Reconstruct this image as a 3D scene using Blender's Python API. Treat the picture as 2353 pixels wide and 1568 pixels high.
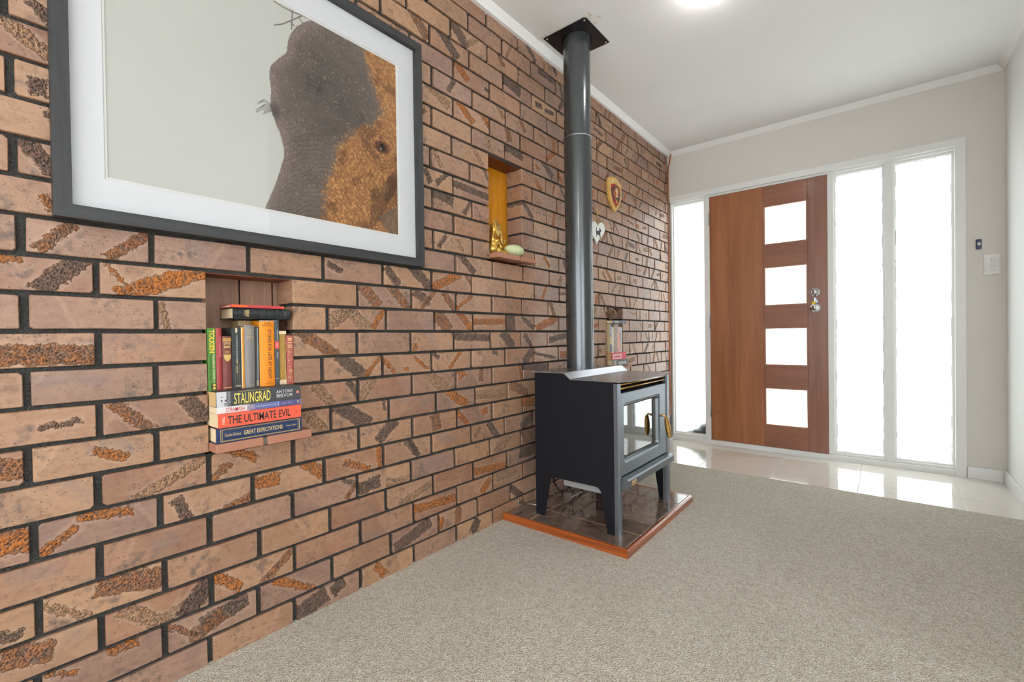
import bpy, bmesh, math, random
import numpy as np
from mathutils import Vector, Matrix, noise

for _o in list(bpy.data.objects):
    bpy.data.objects.remove(_o, do_unlink=True)
SC = bpy.context.scene
COL = SC.collection
PI = math.pi

# ------------------------------------------------------------------ camera, sky, exposure
cam_d = bpy.data.cameras.new('camera')
cam = bpy.data.objects.new('camera', cam_d)
COL.objects.link(cam)
SC.camera = cam
cam_d.sensor_fit = 'HORIZONTAL'
cam_d.sensor_width = 36.0
cam_d.lens = 1048.77 / 2353 * 36.0
cam_d.clip_start = 0.02
YAW, PIT, ROL = 0.6846, -0.0095, -0.0140
_fw = Vector((-math.sin(YAW) * math.cos(PIT), math.cos(YAW) * math.cos(PIT), math.sin(PIT)))
_rt = Vector((math.cos(YAW), math.sin(YAW), 0))
_up = _rt.cross(_fw)
_r2 = _rt * math.cos(ROL) + _up * math.sin(ROL)
_u2 = -_rt * math.sin(ROL) + _up * math.cos(ROL)
CAM = Vector((1.4722, -0.9213, 0.9071))
cam.matrix_world = Matrix(((_r2.x, _u2.x, -_fw.x, CAM.x), (_r2.y, _u2.y, -_fw.y, CAM.y),
                           (_r2.z, _u2.z, -_fw.z, CAM.z), (0, 0, 0, 1)))

world = bpy.data.worlds.new('overcast_sky')
SC.world = world
world.use_nodes = True
_bg = world.node_tree.nodes['Background']
_bg.inputs['Color'].default_value = (0.93, 0.97, 1.0, 1)
_bg.inputs['Strength'].default_value = 5.0

SC.view_settings.view_transform = 'Standard'
SC.view_settings.look = 'None'
SC.view_settings.exposure = 0.2
SC.view_settings.gamma = 1.0
SC.view_settings.use_curve_mapping = False
SC.cycles.use_denoising = True
SC.cycles.use_light_tree = False
SC.cycles.max_bounces = 8
SC.cycles.diffuse_bounces = 4
SC.cycles.glossy_bounces = 3
SC.cycles.use_adaptive_sampling = True
SC.cycles.adaptive_threshold = 0.1
SC.cycles.adaptive_min_samples = 12
SC.cycles.transmission_bounces = 6
SC.cycles.transparent_max_bounces = 16
SC.cycles.sample_clamp_indirect = 12

# ------------------------------------------------------------------ node helper and materials
class NT:
    def __init__(s, name):
        s.m = bpy.data.materials.new(name)
        s.m.use_nodes = True
        s.t = s.m.node_tree
        s.t.nodes.clear()
        s.out = s.t.nodes.new('ShaderNodeOutputMaterial')
    def put(s, sock, v):
        if hasattr(v, 'is_linked') or isinstance(v, bpy.types.NodeSocket):
            s.t.links.new(v, sock)
        elif isinstance(v, (tuple, list)):
            n = len(sock.default_value)
            v = tuple(v)
            sock.default_value = (v + (1,))[:n] if len(v) < n else v[:n]
        else:
            try:
                sock.default_value = v
            except TypeError:
                sock.default_value = (v, v, v)
    def node(s, typ, **kw):
        n = s.t.nodes.new(typ)
        for k, v in kw.items():
            setattr(n, k, v)
        return n
    def math(s, op, a, b=0.0, c=0.0, clamp=False):
        n = s.node('ShaderNodeMath', operation=op, use_clamp=clamp)
        s.put(n.inputs[0], a); s.put(n.inputs[1], b); s.put(n.inputs[2], c)
        return n.outputs[0]
    def vmath(s, op, a, b=(0, 0, 0)):
        n = s.node('ShaderNodeVectorMath', operation=op)
        s.put(n.inputs[0], a); s.put(n.inputs[1], b)
        return n.outputs[0]
    def mix(s, f, a, b, blend='MIX'):
        n = s.node('ShaderNodeMix', data_type='RGBA', blend_type=blend)
        s.put(n.inputs[0], f); s.put(n.inputs[6], a); s.put(n.inputs[7], b)
        return n.outputs[2]
    def noise(s, vec, scale, detail=3, rough=0.55, dist=0.0):
        n = s.node('ShaderNodeTexNoise')
        if vec is not None: s.put(n.inputs['Vector'], vec)
        s.put(n.inputs['Scale'], scale); s.put(n.inputs['Detail'], detail)
        s.put(n.inputs['Roughness'], rough); s.put(n.inputs['Distortion'], dist)
        return n.outputs['Fac']
    def voro(s, vec, scale, feature='F1', rnd=1.0, out='Distance'):
        n = s.node('ShaderNodeTexVoronoi', feature=feature)
        if vec is not None: s.put(n.inputs['Vector'], vec)
        s.put(n.inputs['Scale'], scale); s.put(n.inputs['Randomness'], rnd)
        return n.outputs[out]
    def rng(s, v, a, b, c=0.0, d=1.0, smooth=False):
        n = s.node('ShaderNodeMapRange', interpolation_type='SMOOTHSTEP' if smooth else 'LINEAR')
        s.put(n.inputs[0], v); s.put(n.inputs[1], a); s.put(n.inputs[2], b); s.put(n.inputs[3], c); s.put(n.inputs[4], d)
        return n.outputs[0]
    def obj(s):
        return s.node('ShaderNodeTexCoord').outputs['Object']
    def mapping(s, vec, scale=(1, 1, 1), loc=(0, 0, 0), rot=(0, 0, 0)):
        n = s.node('ShaderNodeMapping')
        s.put(n.inputs[0], vec); s.put(n.inputs[1], loc); s.put(n.inputs[2], rot); s.put(n.inputs[3], scale)
        return n.outputs[0]
    def attr(s, name, out='Vector'):
        n = s.node('ShaderNodeAttribute', attribute_type='GEOMETRY', attribute_name=name)
        return n.outputs[out]
    def xyz(s, v):
        n = s.node('ShaderNodeSeparateXYZ'); s.put(n.inputs[0], v)
        return n.outputs
    def bump(s, h, strength=0.3, dist=0.01):
        n = s.node('ShaderNodeBump')
        s.put(n.inputs['Strength'], strength); s.put(n.inputs['Distance'], dist); s.put(n.inputs['Height'], h)
        return n.outputs[0]
    def bsdf(s, col, rough=0.5, metal=0.0, normal=None, spec=0.5, coat=0.0, sheen=0.0, **kw):
        n = s.node('ShaderNodeBsdfPrincipled')
        s.put(n.inputs['Base Color'], col); s.put(n.inputs['Roughness'], rough); s.put(n.inputs['Metallic'], metal)
        s.put(n.inputs['Specular IOR Level'], spec); s.put(n.inputs['Coat Weight'], coat)
        s.put(n.inputs['Coat Roughness'], 0.12); s.put(n.inputs['Sheen Weight'], sheen)
        for k, v in kw.items():
            s.put(n.inputs[k], v)
        if normal is not None: s.put(n.inputs['Normal'], normal)
        return n.outputs[0]
    def done(s, shader):
        s.t.links.new(shader, s.out.inputs[0])
        return s.m

def lin(r, g, b):
    f = lambda c: (c / 255 / 12.92) if c / 255 <= 0.04045 else ((c / 255 + 0.055) / 1.055) ** 2.4
    return (f(r), f(g), f(b))

def plain(name, rgb, rough=0.5, metal=0.0, var=0.06, scale=30, bump=0.0, spec=0.5, coat=0.0):
    t = NT(name)
    c = lin(*rgb)
    n = t.noise(t.obj(), scale, 3)
    lo = tuple(x * (1 - var) for x in c); hi = tuple(min(1, x * (1 + var)) for x in c)
    col = t.mix(n, lo, hi)
    nor = t.bump(n, bump, 0.004) if bump else None
    return t.done(t.bsdf(col, rough, metal, nor, spec, coat))

def wood(name, rgb1, rgb2, grain='Z', scale=1.0, rough=0.4, coat=0.0, contrast=1.0, spec=0.5):
    t = NT(name)
    st = {'X': (1.2, 22, 22), 'Y': (22, 1.2, 22), 'Z': (22, 22, 1.2)}[grain]
    st2 = {'X': (6, 260, 260), 'Y': (260, 6, 260), 'Z': (260, 260, 6)}[grain]
    o = t.obj()
    a = t.noise(t.mapping(o, tuple(x * scale for x in st)), 1.0, 4, 0.6, 0.6)
    b = t.noise(t.mapping(o, tuple(x * scale for x in st2)), 1.0, 2, 0.5)
    f = t.math('ADD', t.math('MULTIPLY', a, 0.75 * contrast), t.math('MULTIPLY', b, 0.3), clamp=True)
    f = t.rng(f, 0.25, 0.8)
    col = t.mix(f, lin(*rgb1), lin(*rgb2))
    return t.done(t.bsdf(col, rough, 0, t.bump(b, 0.12, 0.001), spec, coat))

M = {}
# painted plaster: walls and ceiling
def paint(name, rgb, rough=0.6):
    t = NT(name)
    o = t.obj()
    n = t.noise(o, 3.0, 3)
    c = lin(*rgb)
    col = t.mix(n, tuple(x * 0.965 for x in c), tuple(min(1, x * 1.03) for x in c))
    return t.done(t.bsdf(col, rough))
M['wall'] = paint('wall_paint', (214, 210, 203))
M['wall_white'] = paint('white_wall_paint', (232, 233, 232))
M['ceiling'] = paint('ceiling_paint', (236, 236, 235))
M['gloss_white'] = plain('white_gloss_trim', (233, 234, 233), 0.32, var=0.02, scale=8)
M['frame_white'] = plain('off_white_frame_paint', (224, 225, 222), 0.35, var=0.03, scale=10)
M['black'] = plain('black_plastic', (22, 22, 24), 0.45)
M['dark_gap'] = plain('dark_gap', (12, 11, 10), 0.9)
M['chrome'] = plain('polished_chrome', (205, 206, 208), 0.12, 1.0, 0.02)
M['steel'] = plain('satin_steel', (170, 172, 174), 0.35, 1.0, 0.04)
M['brass'] = plain('brass', (205, 165, 95), 0.3, 1.0, 0.06)
M['screw'] = plain('zinc_screw', (190, 190, 188), 0.35, 1.0, 0.05)

# brick: local coordinates and up to three rough patches come with each brick as mesh attributes
def brick_material():
    t = NT('clinker_brick')
    bc = t.attr('bc')
    x = t.xyz(bc)
    y, z = x[0], x[1]
    base = t.xyz(t.attr('base'))
    tint, seed, tone = base[0], base[1], base[2]
    sv = t.node('ShaderNodeCombineXYZ'); t.put(sv.inputs[0], t.math('MULTIPLY', seed, 37.0)); t.put(sv.inputs[1], t.math('MULTIPLY', seed, 11.0)); t.put(sv.inputs[2], t.math('MULTIPLY', seed, 53.0))
    q = t.vmath('ADD', bc, sv.outputs[0])
    big = t.noise(q, 14, 3, 0.55)
    med = t.noise(q, 60, 3, 0.6)
    fine = t.noise(q, 420, 2, 0.6)
    grit = t.voro(q, 185)
    ln4 = t.noise(q, 120, 3, 0.75)
    c = t.mix(tint, lin(145, 101, 77), lin(176, 137, 102))
    c = t.mix(tone, c, lin(140, 111, 99))
    c = t.mix(t.rng(big, 0.35, 0.7), c, t.mix(0.55, c, lin(178, 140, 112)))
    c = t.mix(t.rng(med, 0.5, 0.75, 0, 0.6), c, lin(112, 76, 58))
    c = t.mix(t.rng(t.noise(t.mapping(q, (9, 90, 20)), 1.0, 3, 0.65), 0.5, 0.75, 0, 0.4), c, lin(180, 144, 117))
    c = t.mix(t.rng(fine, 0.66, 0.74, 0, 0.6), c, lin(78, 55, 46))
    r1 = t.math('FRACT', t.math('MULTIPLY', seed, 23.17)); r2 = t.math('FRACT', t.math('MULTIPLY', seed, 82.6)); r3 = t.math('FRACT', t.math('MULTIPLY', seed, 141.9))
    ang = t.math('MULTIPLY', t.math('ADD', 0.75, t.math('MULTIPLY', r2, 0.5)), t.math('SUBTRACT', t.math('MULTIPLY', t.math('GREATER_THAN', r3, 0.5), 2.0), 1.0))
    dd = t.math('SUBTRACT', t.math('SUBTRACT', t.math('MULTIPLY', y, t.math('SINE', ang)), t.math('MULTIPLY', z, t.math('COSINE', ang))), t.math('MULTIPLY', t.math('SUBTRACT', r1, 0.5), 0.2))
    dd = t.math('ADD', dd, t.math('MULTIPLY', t.math('SUBTRACT', med, 0.5), 0.016))
    c = t.mix(t.rng(dd, -0.001, 0.003, 0, 0.45), c, t.mix(1.0, c, (0.74, 0.72, 0.74), 'MULTIPLY'))
    ln = t.math('SUBTRACT', 1.0, t.rng(t.math('ABSOLUTE', dd), 0.001, 0.007))
    c = t.mix(t.math('MULTIPLY', ln, t.math('MULTIPLY', t.math('GREATER_THAN', r2, 0.45), 0.16)), c, lin(196, 164, 140))
    spk = t.math('MULTIPLY', t.math('SUBTRACT', 1.0, t.rng(t.voro(q, 95), 0.10, 0.2)), t.rng(big, 0.42, 0.55))
    c = t.mix(t.math('MULTIPLY', spk, 0.8), c, lin(58, 44, 38))
    # dark flashing near one end or edge of many bricks
    smoke = t.math('MULTIPLY', t.rng(big, 0.54, 0.68), t.rng(med, 0.4, 0.6))
    c = t.mix(t.math('MULTIPLY', smoke, 0.75), c, lin(84, 72, 68))
    h = t.math('ADD', t.math('MULTIPLY', med, 0.25), t.math('MULTIPLY', fine, 0.12))
    wob = t.math('ADD', t.math('MULTIPLY', t.math('SUBTRACT', med, 0.5), 0.020), t.math('MULTIPLY', t.math('SUBTRACT', ln4, 0.5), 0.014))
    hole = t.rng(ln4, 0.28, 0.42, 0.35, 1.0)
    pale = t.rng(fine, 0.58, 0.68, 0, 0.7)
    ornz = t.rng(med, 0.36, 0.6)
    rgh = t.rng(med, 0.3, 0.7, 0.30, 0.44)
    lump = t.math('ADD', t.math('MULTIPLY', ln4, 1.6), t.math('MULTIPLY', grit, 0.9))
    for i in (1, 2, 3):
        a = t.xyz(t.attr('fa%d' % i)); b = t.xyz(t.attr('fb%d' % i)); fc = t.attr('fc%d' % i, 'Color')
        ca = t.math('COSINE', a[0]); sa = t.math('SINE', a[0])
        dy = t.math('SUBTRACT', y, a[1]); dz = t.math('SUBTRACT', z, a[2])
        al = t.math('ABSOLUTE', t.math('ADD', t.math('MULTIPLY', dy, ca), t.math('MULTIPLY', dz, sa)))
        pe = t.math('ABSOLUTE', t.math('SUBTRACT', t.math('MULTIPLY', dz, ca), t.math('MULTIPLY', dy, sa)))
        hw = t.math('ABSOLUTE', b[0])
        rel = t.math('GREATER_THAN', b[0], 0.0)
        on = t.math('GREATER_THAN', hw, 0.0005)
        d = t.math('ADD', t.math('MINIMUM', t.math('SUBTRACT', hw, pe), t.math('SUBTRACT', b[1], al)), wob)
        d = t.math('SUBTRACT', d, t.math('MULTIPLY', t.math('SUBTRACT', 1.0, on), 0.2))
        mk = t.math('MULTIPLY', t.rng(d, -0.0012, 0.0045), hole)
        soft = t.rng(d, -0.010, 0.014, 0, 0.5)
        m = t.math('ADD', t.math('MULTIPLY', mk, rel), t.math('MULTIPLY', soft, t.math('SUBTRACT', 1.0, rel)))
        rim = t.math('MULTIPLY', t.math('MULTIPLY', t.rng(d, -0.009, -0.002), t.rng(d, -0.0005, -0.002)), rel)
        c = t.mix(t.math('MULTIPLY', rim, 0.42), c, lin(184, 152, 130))
        g1 = t.rng(lump, 0.75, 1.45)
        fcol = t.mix(g1, t.mix(1.0, fc, (0.12, 0.10, 0.09), 'MULTIPLY'), t.mix(1.0, fc, (1.35, 1.28, 1.22), 'MULTIPLY'))  # crevice shade painted in: patch colour darkens where the lumps are low
        orr = t.math('MULTIPLY', b[2], ornz)
        fcol = t.mix(pale, fcol, lin(176, 156, 136))
        fcol = t.mix(orr, fcol, t.mix(g1, lin(70, 28, 8), lin(204, 120, 44)))
        fcol = t.mix(rel, t.mix(0.6, c, fc), fcol)
        c = t.mix(m, c, fcol)
        mr = t.math('MULTIPLY', m, rel)
        h = t.math('ADD', h, t.math('MULTIPLY', mr, t.math('SUBTRACT', t.math('MULTIPLY', lump, 1.5), 0.9)))
        rgh = t.math('ADD', rgh, t.math('MULTIPLY', mr, 0.2))
    return t.done(t.bsdf(c, rgh, 0, t.bump(h, 0.85, 0.006), 0.6))
M['brick'] = brick_material()

def mortar_material():
    t = NT('charcoal_mortar')
    o = t.obj()
    n = t.noise(o, 330, 3, 0.7); b = t.noise(o, 9, 3)
    c = t.mix(t.rng(n, 0.35, 0.72), lin(40, 40, 40), lin(92, 92, 89))
    c = t.mix(t.rng(b, 0.45, 0.75, 0, 0.5), c, lin(52, 52, 50))
    return t.done(t.bsdf(c, 0.9, 0, t.bump(n, 0.8, 0.004), 0.3))
M['mortar'] = mortar_material()

def carpet_material():
    t = NT('loop_pile_carpet')
    o = t.obj()
    v1 = t.voro(o, 210, rnd=1.0); v2 = t.voro(t.mapping(o, (1, 1, 1), (3.1, 1.7, 0)), 330)
    n = t.noise(o, 420, 2, 0.65); big = t.noise(o, 3.0, 2, 0.6); mid = t.noise(o, 40, 1)
    f = t.math('ADD', t.math('MULTIPLY', v1, 0.75), t.math('ADD', t.math('MULTIPLY', v2, 0.45), t.math('MULTIPLY', n, 0.6)))
    c = t.mix(t.rng(f, 0.55, 1.15), lin(255, 252, 242), lin(200, 188, 166))  # shade between the loops is painted in as the darker tone
    c = t.mix(t.rng(big, 0.35, 0.7, 0, 0.35), c, t.mix(1.0, c, (0.84, 0.83, 0.80), 'MULTIPLY'))
    c = t.mix(t.rng(mid, 0.4, 0.75, 0, 0.22), c, lin(150, 138, 120))
    h = t.math('SUBTRACT', 1.0, f)
    return t.done(t.bsdf(c, 0.95, 0, t.bump(h, 1.0, 0.008), 0.1, sheen=0.15))
M['carpet'] = carpet_material()

def tile_material(name, c1, c2, vein, rough, scale, vs=0.55):
    t = NT(name)
    o = t.obj()
    n = t.noise(o, scale, 5, 0.62, 1.2)
    v = t.noise(o, scale * 2.3, 6, 0.7, 2.2)
    c = t.mix(n, lin(*c1), lin(*c2))
    vv = t.math('SUBTRACT', 1.0, t.rng(t.math('ABSOLUTE', t.math('SUBTRACT', v, 0.5)), 0.0, 0.028))
    c = t.mix(t.math('MULTIPLY', t.math('MULTIPLY', vv, vs), t.rng(n, 0.45, 0.65)), c, lin(*vein))
    return t.done(t.bsdf(c, rough, 0, None, 0.9, 0.4))
M['floor_tile'] = tile_material('polished_cream_tile', (214, 208, 198), (224, 219, 210), (206, 198, 186), 0.06, 3)
M['hearth_tile'] = tile_material('brown_marble_tile', (66, 54, 48), (136, 116, 106), (186, 150, 116), 0.06, 9, 0.6)
M['grout_white'] = plain('white_grout', (228, 226, 220), 0.8)
M['grout_tan'] = plain('tan_grout', (196, 164, 128), 0.8)

M['door_wood_v'] = wood('door_timber_upright', (128, 76, 44), (178, 114, 70), 'Z', 0.8, 0.38, 0.08)
M['door_wood_v2'] = wood('door_timber_lock_stile', (114, 70, 52), (152, 100, 76), 'Z', 1.0, 0.38, 0.08)
M['door_wood_h'] = wood('door_timber_rail', (116, 70, 48), (156, 100, 72), 'X', 0.9, 0.38, 0.08)
M['frame_wood'] = wood('charcoal_frame_timber_flat', (30, 31, 33), (66, 67, 69), 'Y', 1.6, 0.5)
M['frame_wood_v'] = wood('charcoal_frame_timber_upright', (30, 31, 33), (66, 67, 69), 'Z', 1.6, 0.5)
M['hearth_wood'] = wood('varnished_hearth_timber', (84, 34, 8), (176, 88, 32), 'X', 1.6, 0.25, 0.5, 1.3)
M['hearth_wood_y'] = wood('varnished_hearth_timber_side', (80, 34, 14), (160, 84, 46), 'Y', 1.6, 0.25, 0.5, 1.3)
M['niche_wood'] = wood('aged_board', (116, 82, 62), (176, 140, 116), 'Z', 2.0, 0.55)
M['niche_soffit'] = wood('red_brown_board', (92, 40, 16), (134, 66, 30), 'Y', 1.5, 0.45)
M['amber_wood'] = wood('amber_varnished_board', (170, 98, 8), (226, 156, 24), 'Z', 2.2, 0.3, 0.4)
M['dark_board'] = wood('dark_plum_board', (66, 42, 44), (96, 64, 60), 'Z', 2.0, 0.5)
M['pine'] = wood('honey_pine', (196, 150, 70), (226, 186, 106), 'Z', 1.6, 0.4, 0.3)

def frosted():
    t = NT('frosted_glass')
    n = t.noise(t.obj(), 260, 2)
    tr = t.node('ShaderNodeBsdfTranslucent'); t.put(tr.inputs[0], (0.96, 0.975, 0.97)); t.put(tr.inputs['Normal'], t.bump(n, 0.25, 0.002))
    gl = t.node('ShaderNodeBsdfGlossy'); t.put(gl.inputs[0], (1, 1, 1)); t.put(gl.inputs['Roughness'], 0.25)
    mx = t.node('ShaderNodeMixShader'); t.put(mx.inputs[0], 0.04)
    t.t.links.new(tr.outputs[0], mx.inputs[1]); t.t.links.new(gl.outputs[0], mx.inputs[2])
    return t.done(mx.outputs[0])
M['frosted'] = frosted()

def clear_glass(name, tint=(1, 1, 1), rough=0.0, ior=1.5, boost=1.0):
    t = NT(name)
    fr = t.node('ShaderNodeFresnel'); t.put(fr.inputs[0], ior)
    tr = t.node('ShaderNodeBsdfTransparent'); t.put(tr.inputs[0], tint)
    gl = t.node('ShaderNodeBsdfGlossy'); t.put(gl.inputs[0], (1, 1, 1)); t.put(gl.inputs['Roughness'], rough)
    mx = t.node('ShaderNodeMixShader'); bf = t.node('ShaderNodeNewGeometry').outputs['Backfacing']
    t.put(mx.inputs[0], t.math('MULTIPLY', t.math('MULTIPLY', fr.outputs[0], boost, clamp=True), t.math('SUBTRACT', 1.0, bf)))
    t.t.links.new(tr.outputs[0], mx.inputs[1]); t.t.links.new(gl.outputs[0], mx.inputs[2])
    return t.done(mx.outputs[0])
M['picture_glass'] = clear_glass('picture_glass', boost=0.9)
M['stove_glass'] = clear_glass('smoky_stove_glass', (0.55, 0.53, 0.5), 0.02, 1.6, 2.2)

M['stove_side'] = plain('matt_black_stove_steel', (21, 23, 30), 0.5, 0.0, 0.12, 60, 0.05, 0.28)
M['stove_front'] = plain('charcoal_metallic_stove_paint', (118, 124, 131), 0.34, 0.7, 0.08, 300)
M['stove_top'] = plain('satin_stove_top', (160, 161, 168), 0.22, 0.75, 0.1, 40)
M['flue'] = plain('grey_flue_enamel', (92, 96, 98), 0.22, 0.7, 0.06, 120)
M['flue_plate'] = plain('black_ceiling_plate', (40, 36, 38), 0.35, 0.3)
M['fire_dark'] = plain('sooty_firebox', (44, 42, 40), 0.9)
M['under_grey'] = plain('grey_under_plate', (150, 152, 152), 0.5, 0.3)
M['copper'] = plain('copper_tube', (176, 106, 62), 0.35, 0.8, 0.15, 18)
M['gold'] = plain('gilt_resin', (212, 170, 84), 0.34, 0.75, 0.25, 90, 0.3)
M['urchin'] = plain('pale_green_shell', (196, 204, 160), 0.6, var=0.1)
M['white_mdf'] = plain('white_painted_board', (230, 232, 226), 0.55, var=0.02)
M['jute'] = plain('jute_cord', (206, 170, 98), 0.8, var=0.2, scale=400)
M['cone'] = plain('pine_cone_scale', (112, 84, 66), 0.7, var=0.3, scale=120)
M['cone_tip'] = plain('pine_cone_tip', (178, 150, 126), 0.7, var=0.2, scale=120)
M['pages'] = plain('cream_pages', (226, 206, 166), 0.8, var=0.08, scale=200)
M['pages_tan'] = plain('tan_pages', (206, 176, 122), 0.8, var=0.1, scale=200)

# ------------------------------------------------------------------ mesh helpers
class MB:
    def __init__(s):
        s.v = []; s.f = []; s.sm = []
    def add(s, v, f, smooth=False):
        o = len(s.v)
        s.v += [tuple(p) for p in v]
        s.f += [tuple(i + o for i in q) for q in f]
        s.sm += [smooth] * len(f)
        return s
    def box(s, x0, x1, y0, y1, z0, z1, bev=0.0, seg=1):
        if bev <= 0:
            v = [(x, y, z) for x in (x0, x1) for y in (y0, y1) for z in (z0, z1)]
            f = [(0, 1, 3, 2), (4, 6, 7, 5), (0, 4, 5, 1), (2, 3, 7, 6), (0, 2, 6, 4), (1, 5, 7, 3)]
            return s.add(v, f)
        bm = bmesh.new()
        bmesh.ops.create_cube(bm, size=1.0)
        for q in bm.verts:
            q.co = Vector(((x0 + x1) / 2 + q.co.x * (x1 - x0), (y0 + y1) / 2 + q.co.y * (y1 - y0), (z0 + z1) / 2 + q.co.z * (z1 - z0)))
        bmesh.ops.bevel(bm, geom=bm.edges[:], offset=bev, segments=seg, affect='EDGES', profile=0.5)
        return s.bm(bm)
    def bm(s, bm, smooth=False):
        bm.verts.index_update()
        s.add([q.co[:] for q in bm.verts], [[q.index for q in f.verts] for f in bm.faces], smooth)
        bm.free()
        return s
    def prism(s, pts, lo, hi, axis='X', smooth=False):
        """pts: polygon in the two remaining axes (in order X,Y,Z without axis), extruded along axis"""
        n = len(pts)
        def P(a, d):
            return {'X': (d, a[0], a[1]), 'Y': (a[0], d, a[1]), 'Z': (a[0], a[1], d)}[axis]
        v = [P(a, lo) for a in pts] + [P(a, hi) for a in pts]
        f = [tuple(range(n))[::-1], tuple(range(n, 2 * n))]
        s.add(v, f)
        return s.add(v, [(i, (i + 1) % n, n + (i + 1) % n, n + i) for i in range(n)], smooth)
    def tube(s, pts, r, seg=10, cap=True, smooth=True):
        pts = [Vector(p) for p in pts]
        n = len(pts)
        rr = r if isinstance(r, (list, tuple)) else [r] * n
        up = None; rings = []
        for i, p in enumerate(pts):
            d = (pts[min(i + 1, n - 1)] - pts[max(i - 1, 0)]).normalized()
            if up is None:
                up = d.orthogonal().normalized()
            up = (up - d * up.dot(d)).normalized()
            w = d.cross(up)
            rings.append([p + (up * math.cos(2 * PI * k / seg) + w * math.sin(2 * PI * k / seg)) * rr[i] for k in range(seg)])
        v = [q for R in rings for q in R]
        f = [(i * seg + k, i * seg + (k + 1) % seg, (i + 1) * seg + (k + 1) % seg, (i + 1) * seg + k) for i in range(n - 1) for k in range(seg)]
        s.add(v, f, smooth)
        if cap:
            s.add(rings[0], [tuple(range(seg))[::-1]]); s.add(rings[-1], [tuple(range(seg))])
        return s
    def lathe(s, prof, c, axis='Z', seg=24, smooth=True, sx=1.0, sy=1.0):
        n = len(prof); v = []
        for r, h in prof:
            for k in range(seg):
                a = 2 * PI * k / seg; p, q = r * math.cos(a) * sx, r * math.sin(a) * sy
                v.append({'Z': (c[0] + p, c[1] + q, c[2] + h), 'X': (c[0] + h, c[1] + p, c[2] + q), 'Y': (c[0] + q, c[1] + h, c[2] + p)}[axis])
        f = [(i * seg + k, i * seg + (k + 1) % seg, (i + 1) * seg + (k + 1) % seg, (i + 1) * seg + k) for i in range(n - 1) for k in range(seg)]
        return s.add(v, f, smooth)
    def disc(s, c, r, axis='X', seg=20):
        v = []
        for k in range(seg):
            a = 2 * PI * k / seg; p, q = r * math.cos(a), r * math.sin(a)
            v.append({'Z': (c[0] + p, c[1] + q, c[2]), 'X': (c[0], c[1] + p, c[2] + q), 'Y': (c[0] + q, c[1], c[2] + p)}[axis])
        return s.add(v, [tuple(range(seg))])
    def build(s, name, mat, parent=None, loc=None):
        """vertices are in world space; the object is parented to `parent` without moving"""
        base = Vector((0, 0, 0))
        q = parent
        while q is not None:
            base += q.location; q = q.parent
        own = Vector(loc) - base if loc is not None else Vector((0, 0, 0))
        off = base + own
        me = bpy.data.meshes.new(name)
        me.from_pydata([(a[0] - off.x, a[1] - off.y, a[2] - off.z) for a in s.v], [], s.f)
        me.polygons.foreach_set('use_smooth', s.sm)
        me.materials.append(M[mat] if isinstance(mat, str) else mat)
        bm = bmesh.new(); bm.from_mesh(me)
        bmesh.ops.remove_doubles(bm, verts=bm.verts[:], dist=1e-6)
        bmesh.ops.recalc_face_normals(bm, faces=bm.faces[:])
        bm.to_mesh(me); bm.free()
        me.update()
        o = bpy.data.objects.new(name, me)
        COL.objects.link(o)
        o.location = own
        if parent is not None:
            o.parent = parent
        return o

def empty(name, loc):
    o = bpy.data.objects.new(name, None)
    COL.objects.link(o)
    o.location = loc
    o.empty_display_size = 0.02
    return o
def tag(o, label=None, cat=None, group=None, kind=None):
    if label: o['label'] = label
    if cat: o['category'] = cat
    if group: o['group'] = group
    if kind: o['kind'] = kind
    return o
def thing(name, label, cat, loc, group=None):
    return tag(empty(name, loc), label, cat, group)

def lettering(body, origin, right, up, width, height, bold=0.0, lift=0.0):
    cu = bpy.data.curves.new('lettering', 'FONT')
    cu.body = body; cu.size = 1.0; cu.resolution_u = 3; cu.offset = bold
    cu.align_x = 'CENTER'; cu.align_y = 'CENTER'
    ob = bpy.data.objects.new('lettering_tmp', cu)
    COL.objects.link(ob)
    dg = bpy.context.evaluated_depsgraph_get()
    me = bpy.data.meshes.new_from_object(ob.evaluated_get(dg))
    vs = [v.co.copy() for v in me.vertices]; fs = [tuple(p.vertices) for p in me.polygons]
    bpy.data.objects.remove(ob, do_unlink=True); bpy.data.curves.remove(cu); bpy.data.meshes.remove(me)
    if not vs:
        return MB()
    x0 = min(v.x for v in vs); x1 = max(v.x for v in vs); y0 = min(v.y for v in vs); y1 = max(v.y for v in vs)
    o = Vector(origin); r = Vector(right); u = Vector(up)
    out = [o + r * (((v.x - (x0 + x1) / 2) / (x1 - x0)) * width) + u * (((v.y - (y0 + y1) / 2) / (y1 - y0)) * height) for v in vs]
    return MB().add(out, fs)

# ------------------------------------------------------------------ the shell of the room
YW = 3.075      # door wall face
XR = 2.036      # right wall face
ZC = 2.493      # ceiling
ZT = -0.014     # tiled floor level
YB, XL = -3.6, 4.6   # living area behind the camera

f = MB().box(-0.1, XL, YB - .1, 2.285, -0.03, 0.0).build('floor', 'carpet'); tag(f, kind='structure')
tf = MB().box(-0.1, XR + .1, 2.283, 3.5, -0.06, ZT - 0.003).build('floor_tiled_entry', 'grout_white'); tag(tf, kind='structure')
tx = [0.02, 0.465, 0.903, 1.348, 1.795, 2.036]
ty = [2.284, 2.552, 2.997, 3.11]
for i in range(5):
    for j in range(3):
        g = 0.0014
        MB().box(tx[i] + g, tx[i + 1] - g, ty[j] + g, ty[j + 1] - g, ZT - 0.009, ZT + random.Random(i * 7 + j).uniform(-.0003, .0003), 0.0008).build('tile', 'floor_tile', tf)
c = MB().box(-0.1, XL, YB - .1, YW + .12, ZC, ZC + .06).build('ceiling', 'ceiling'); tag(c, kind='structure')

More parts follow.
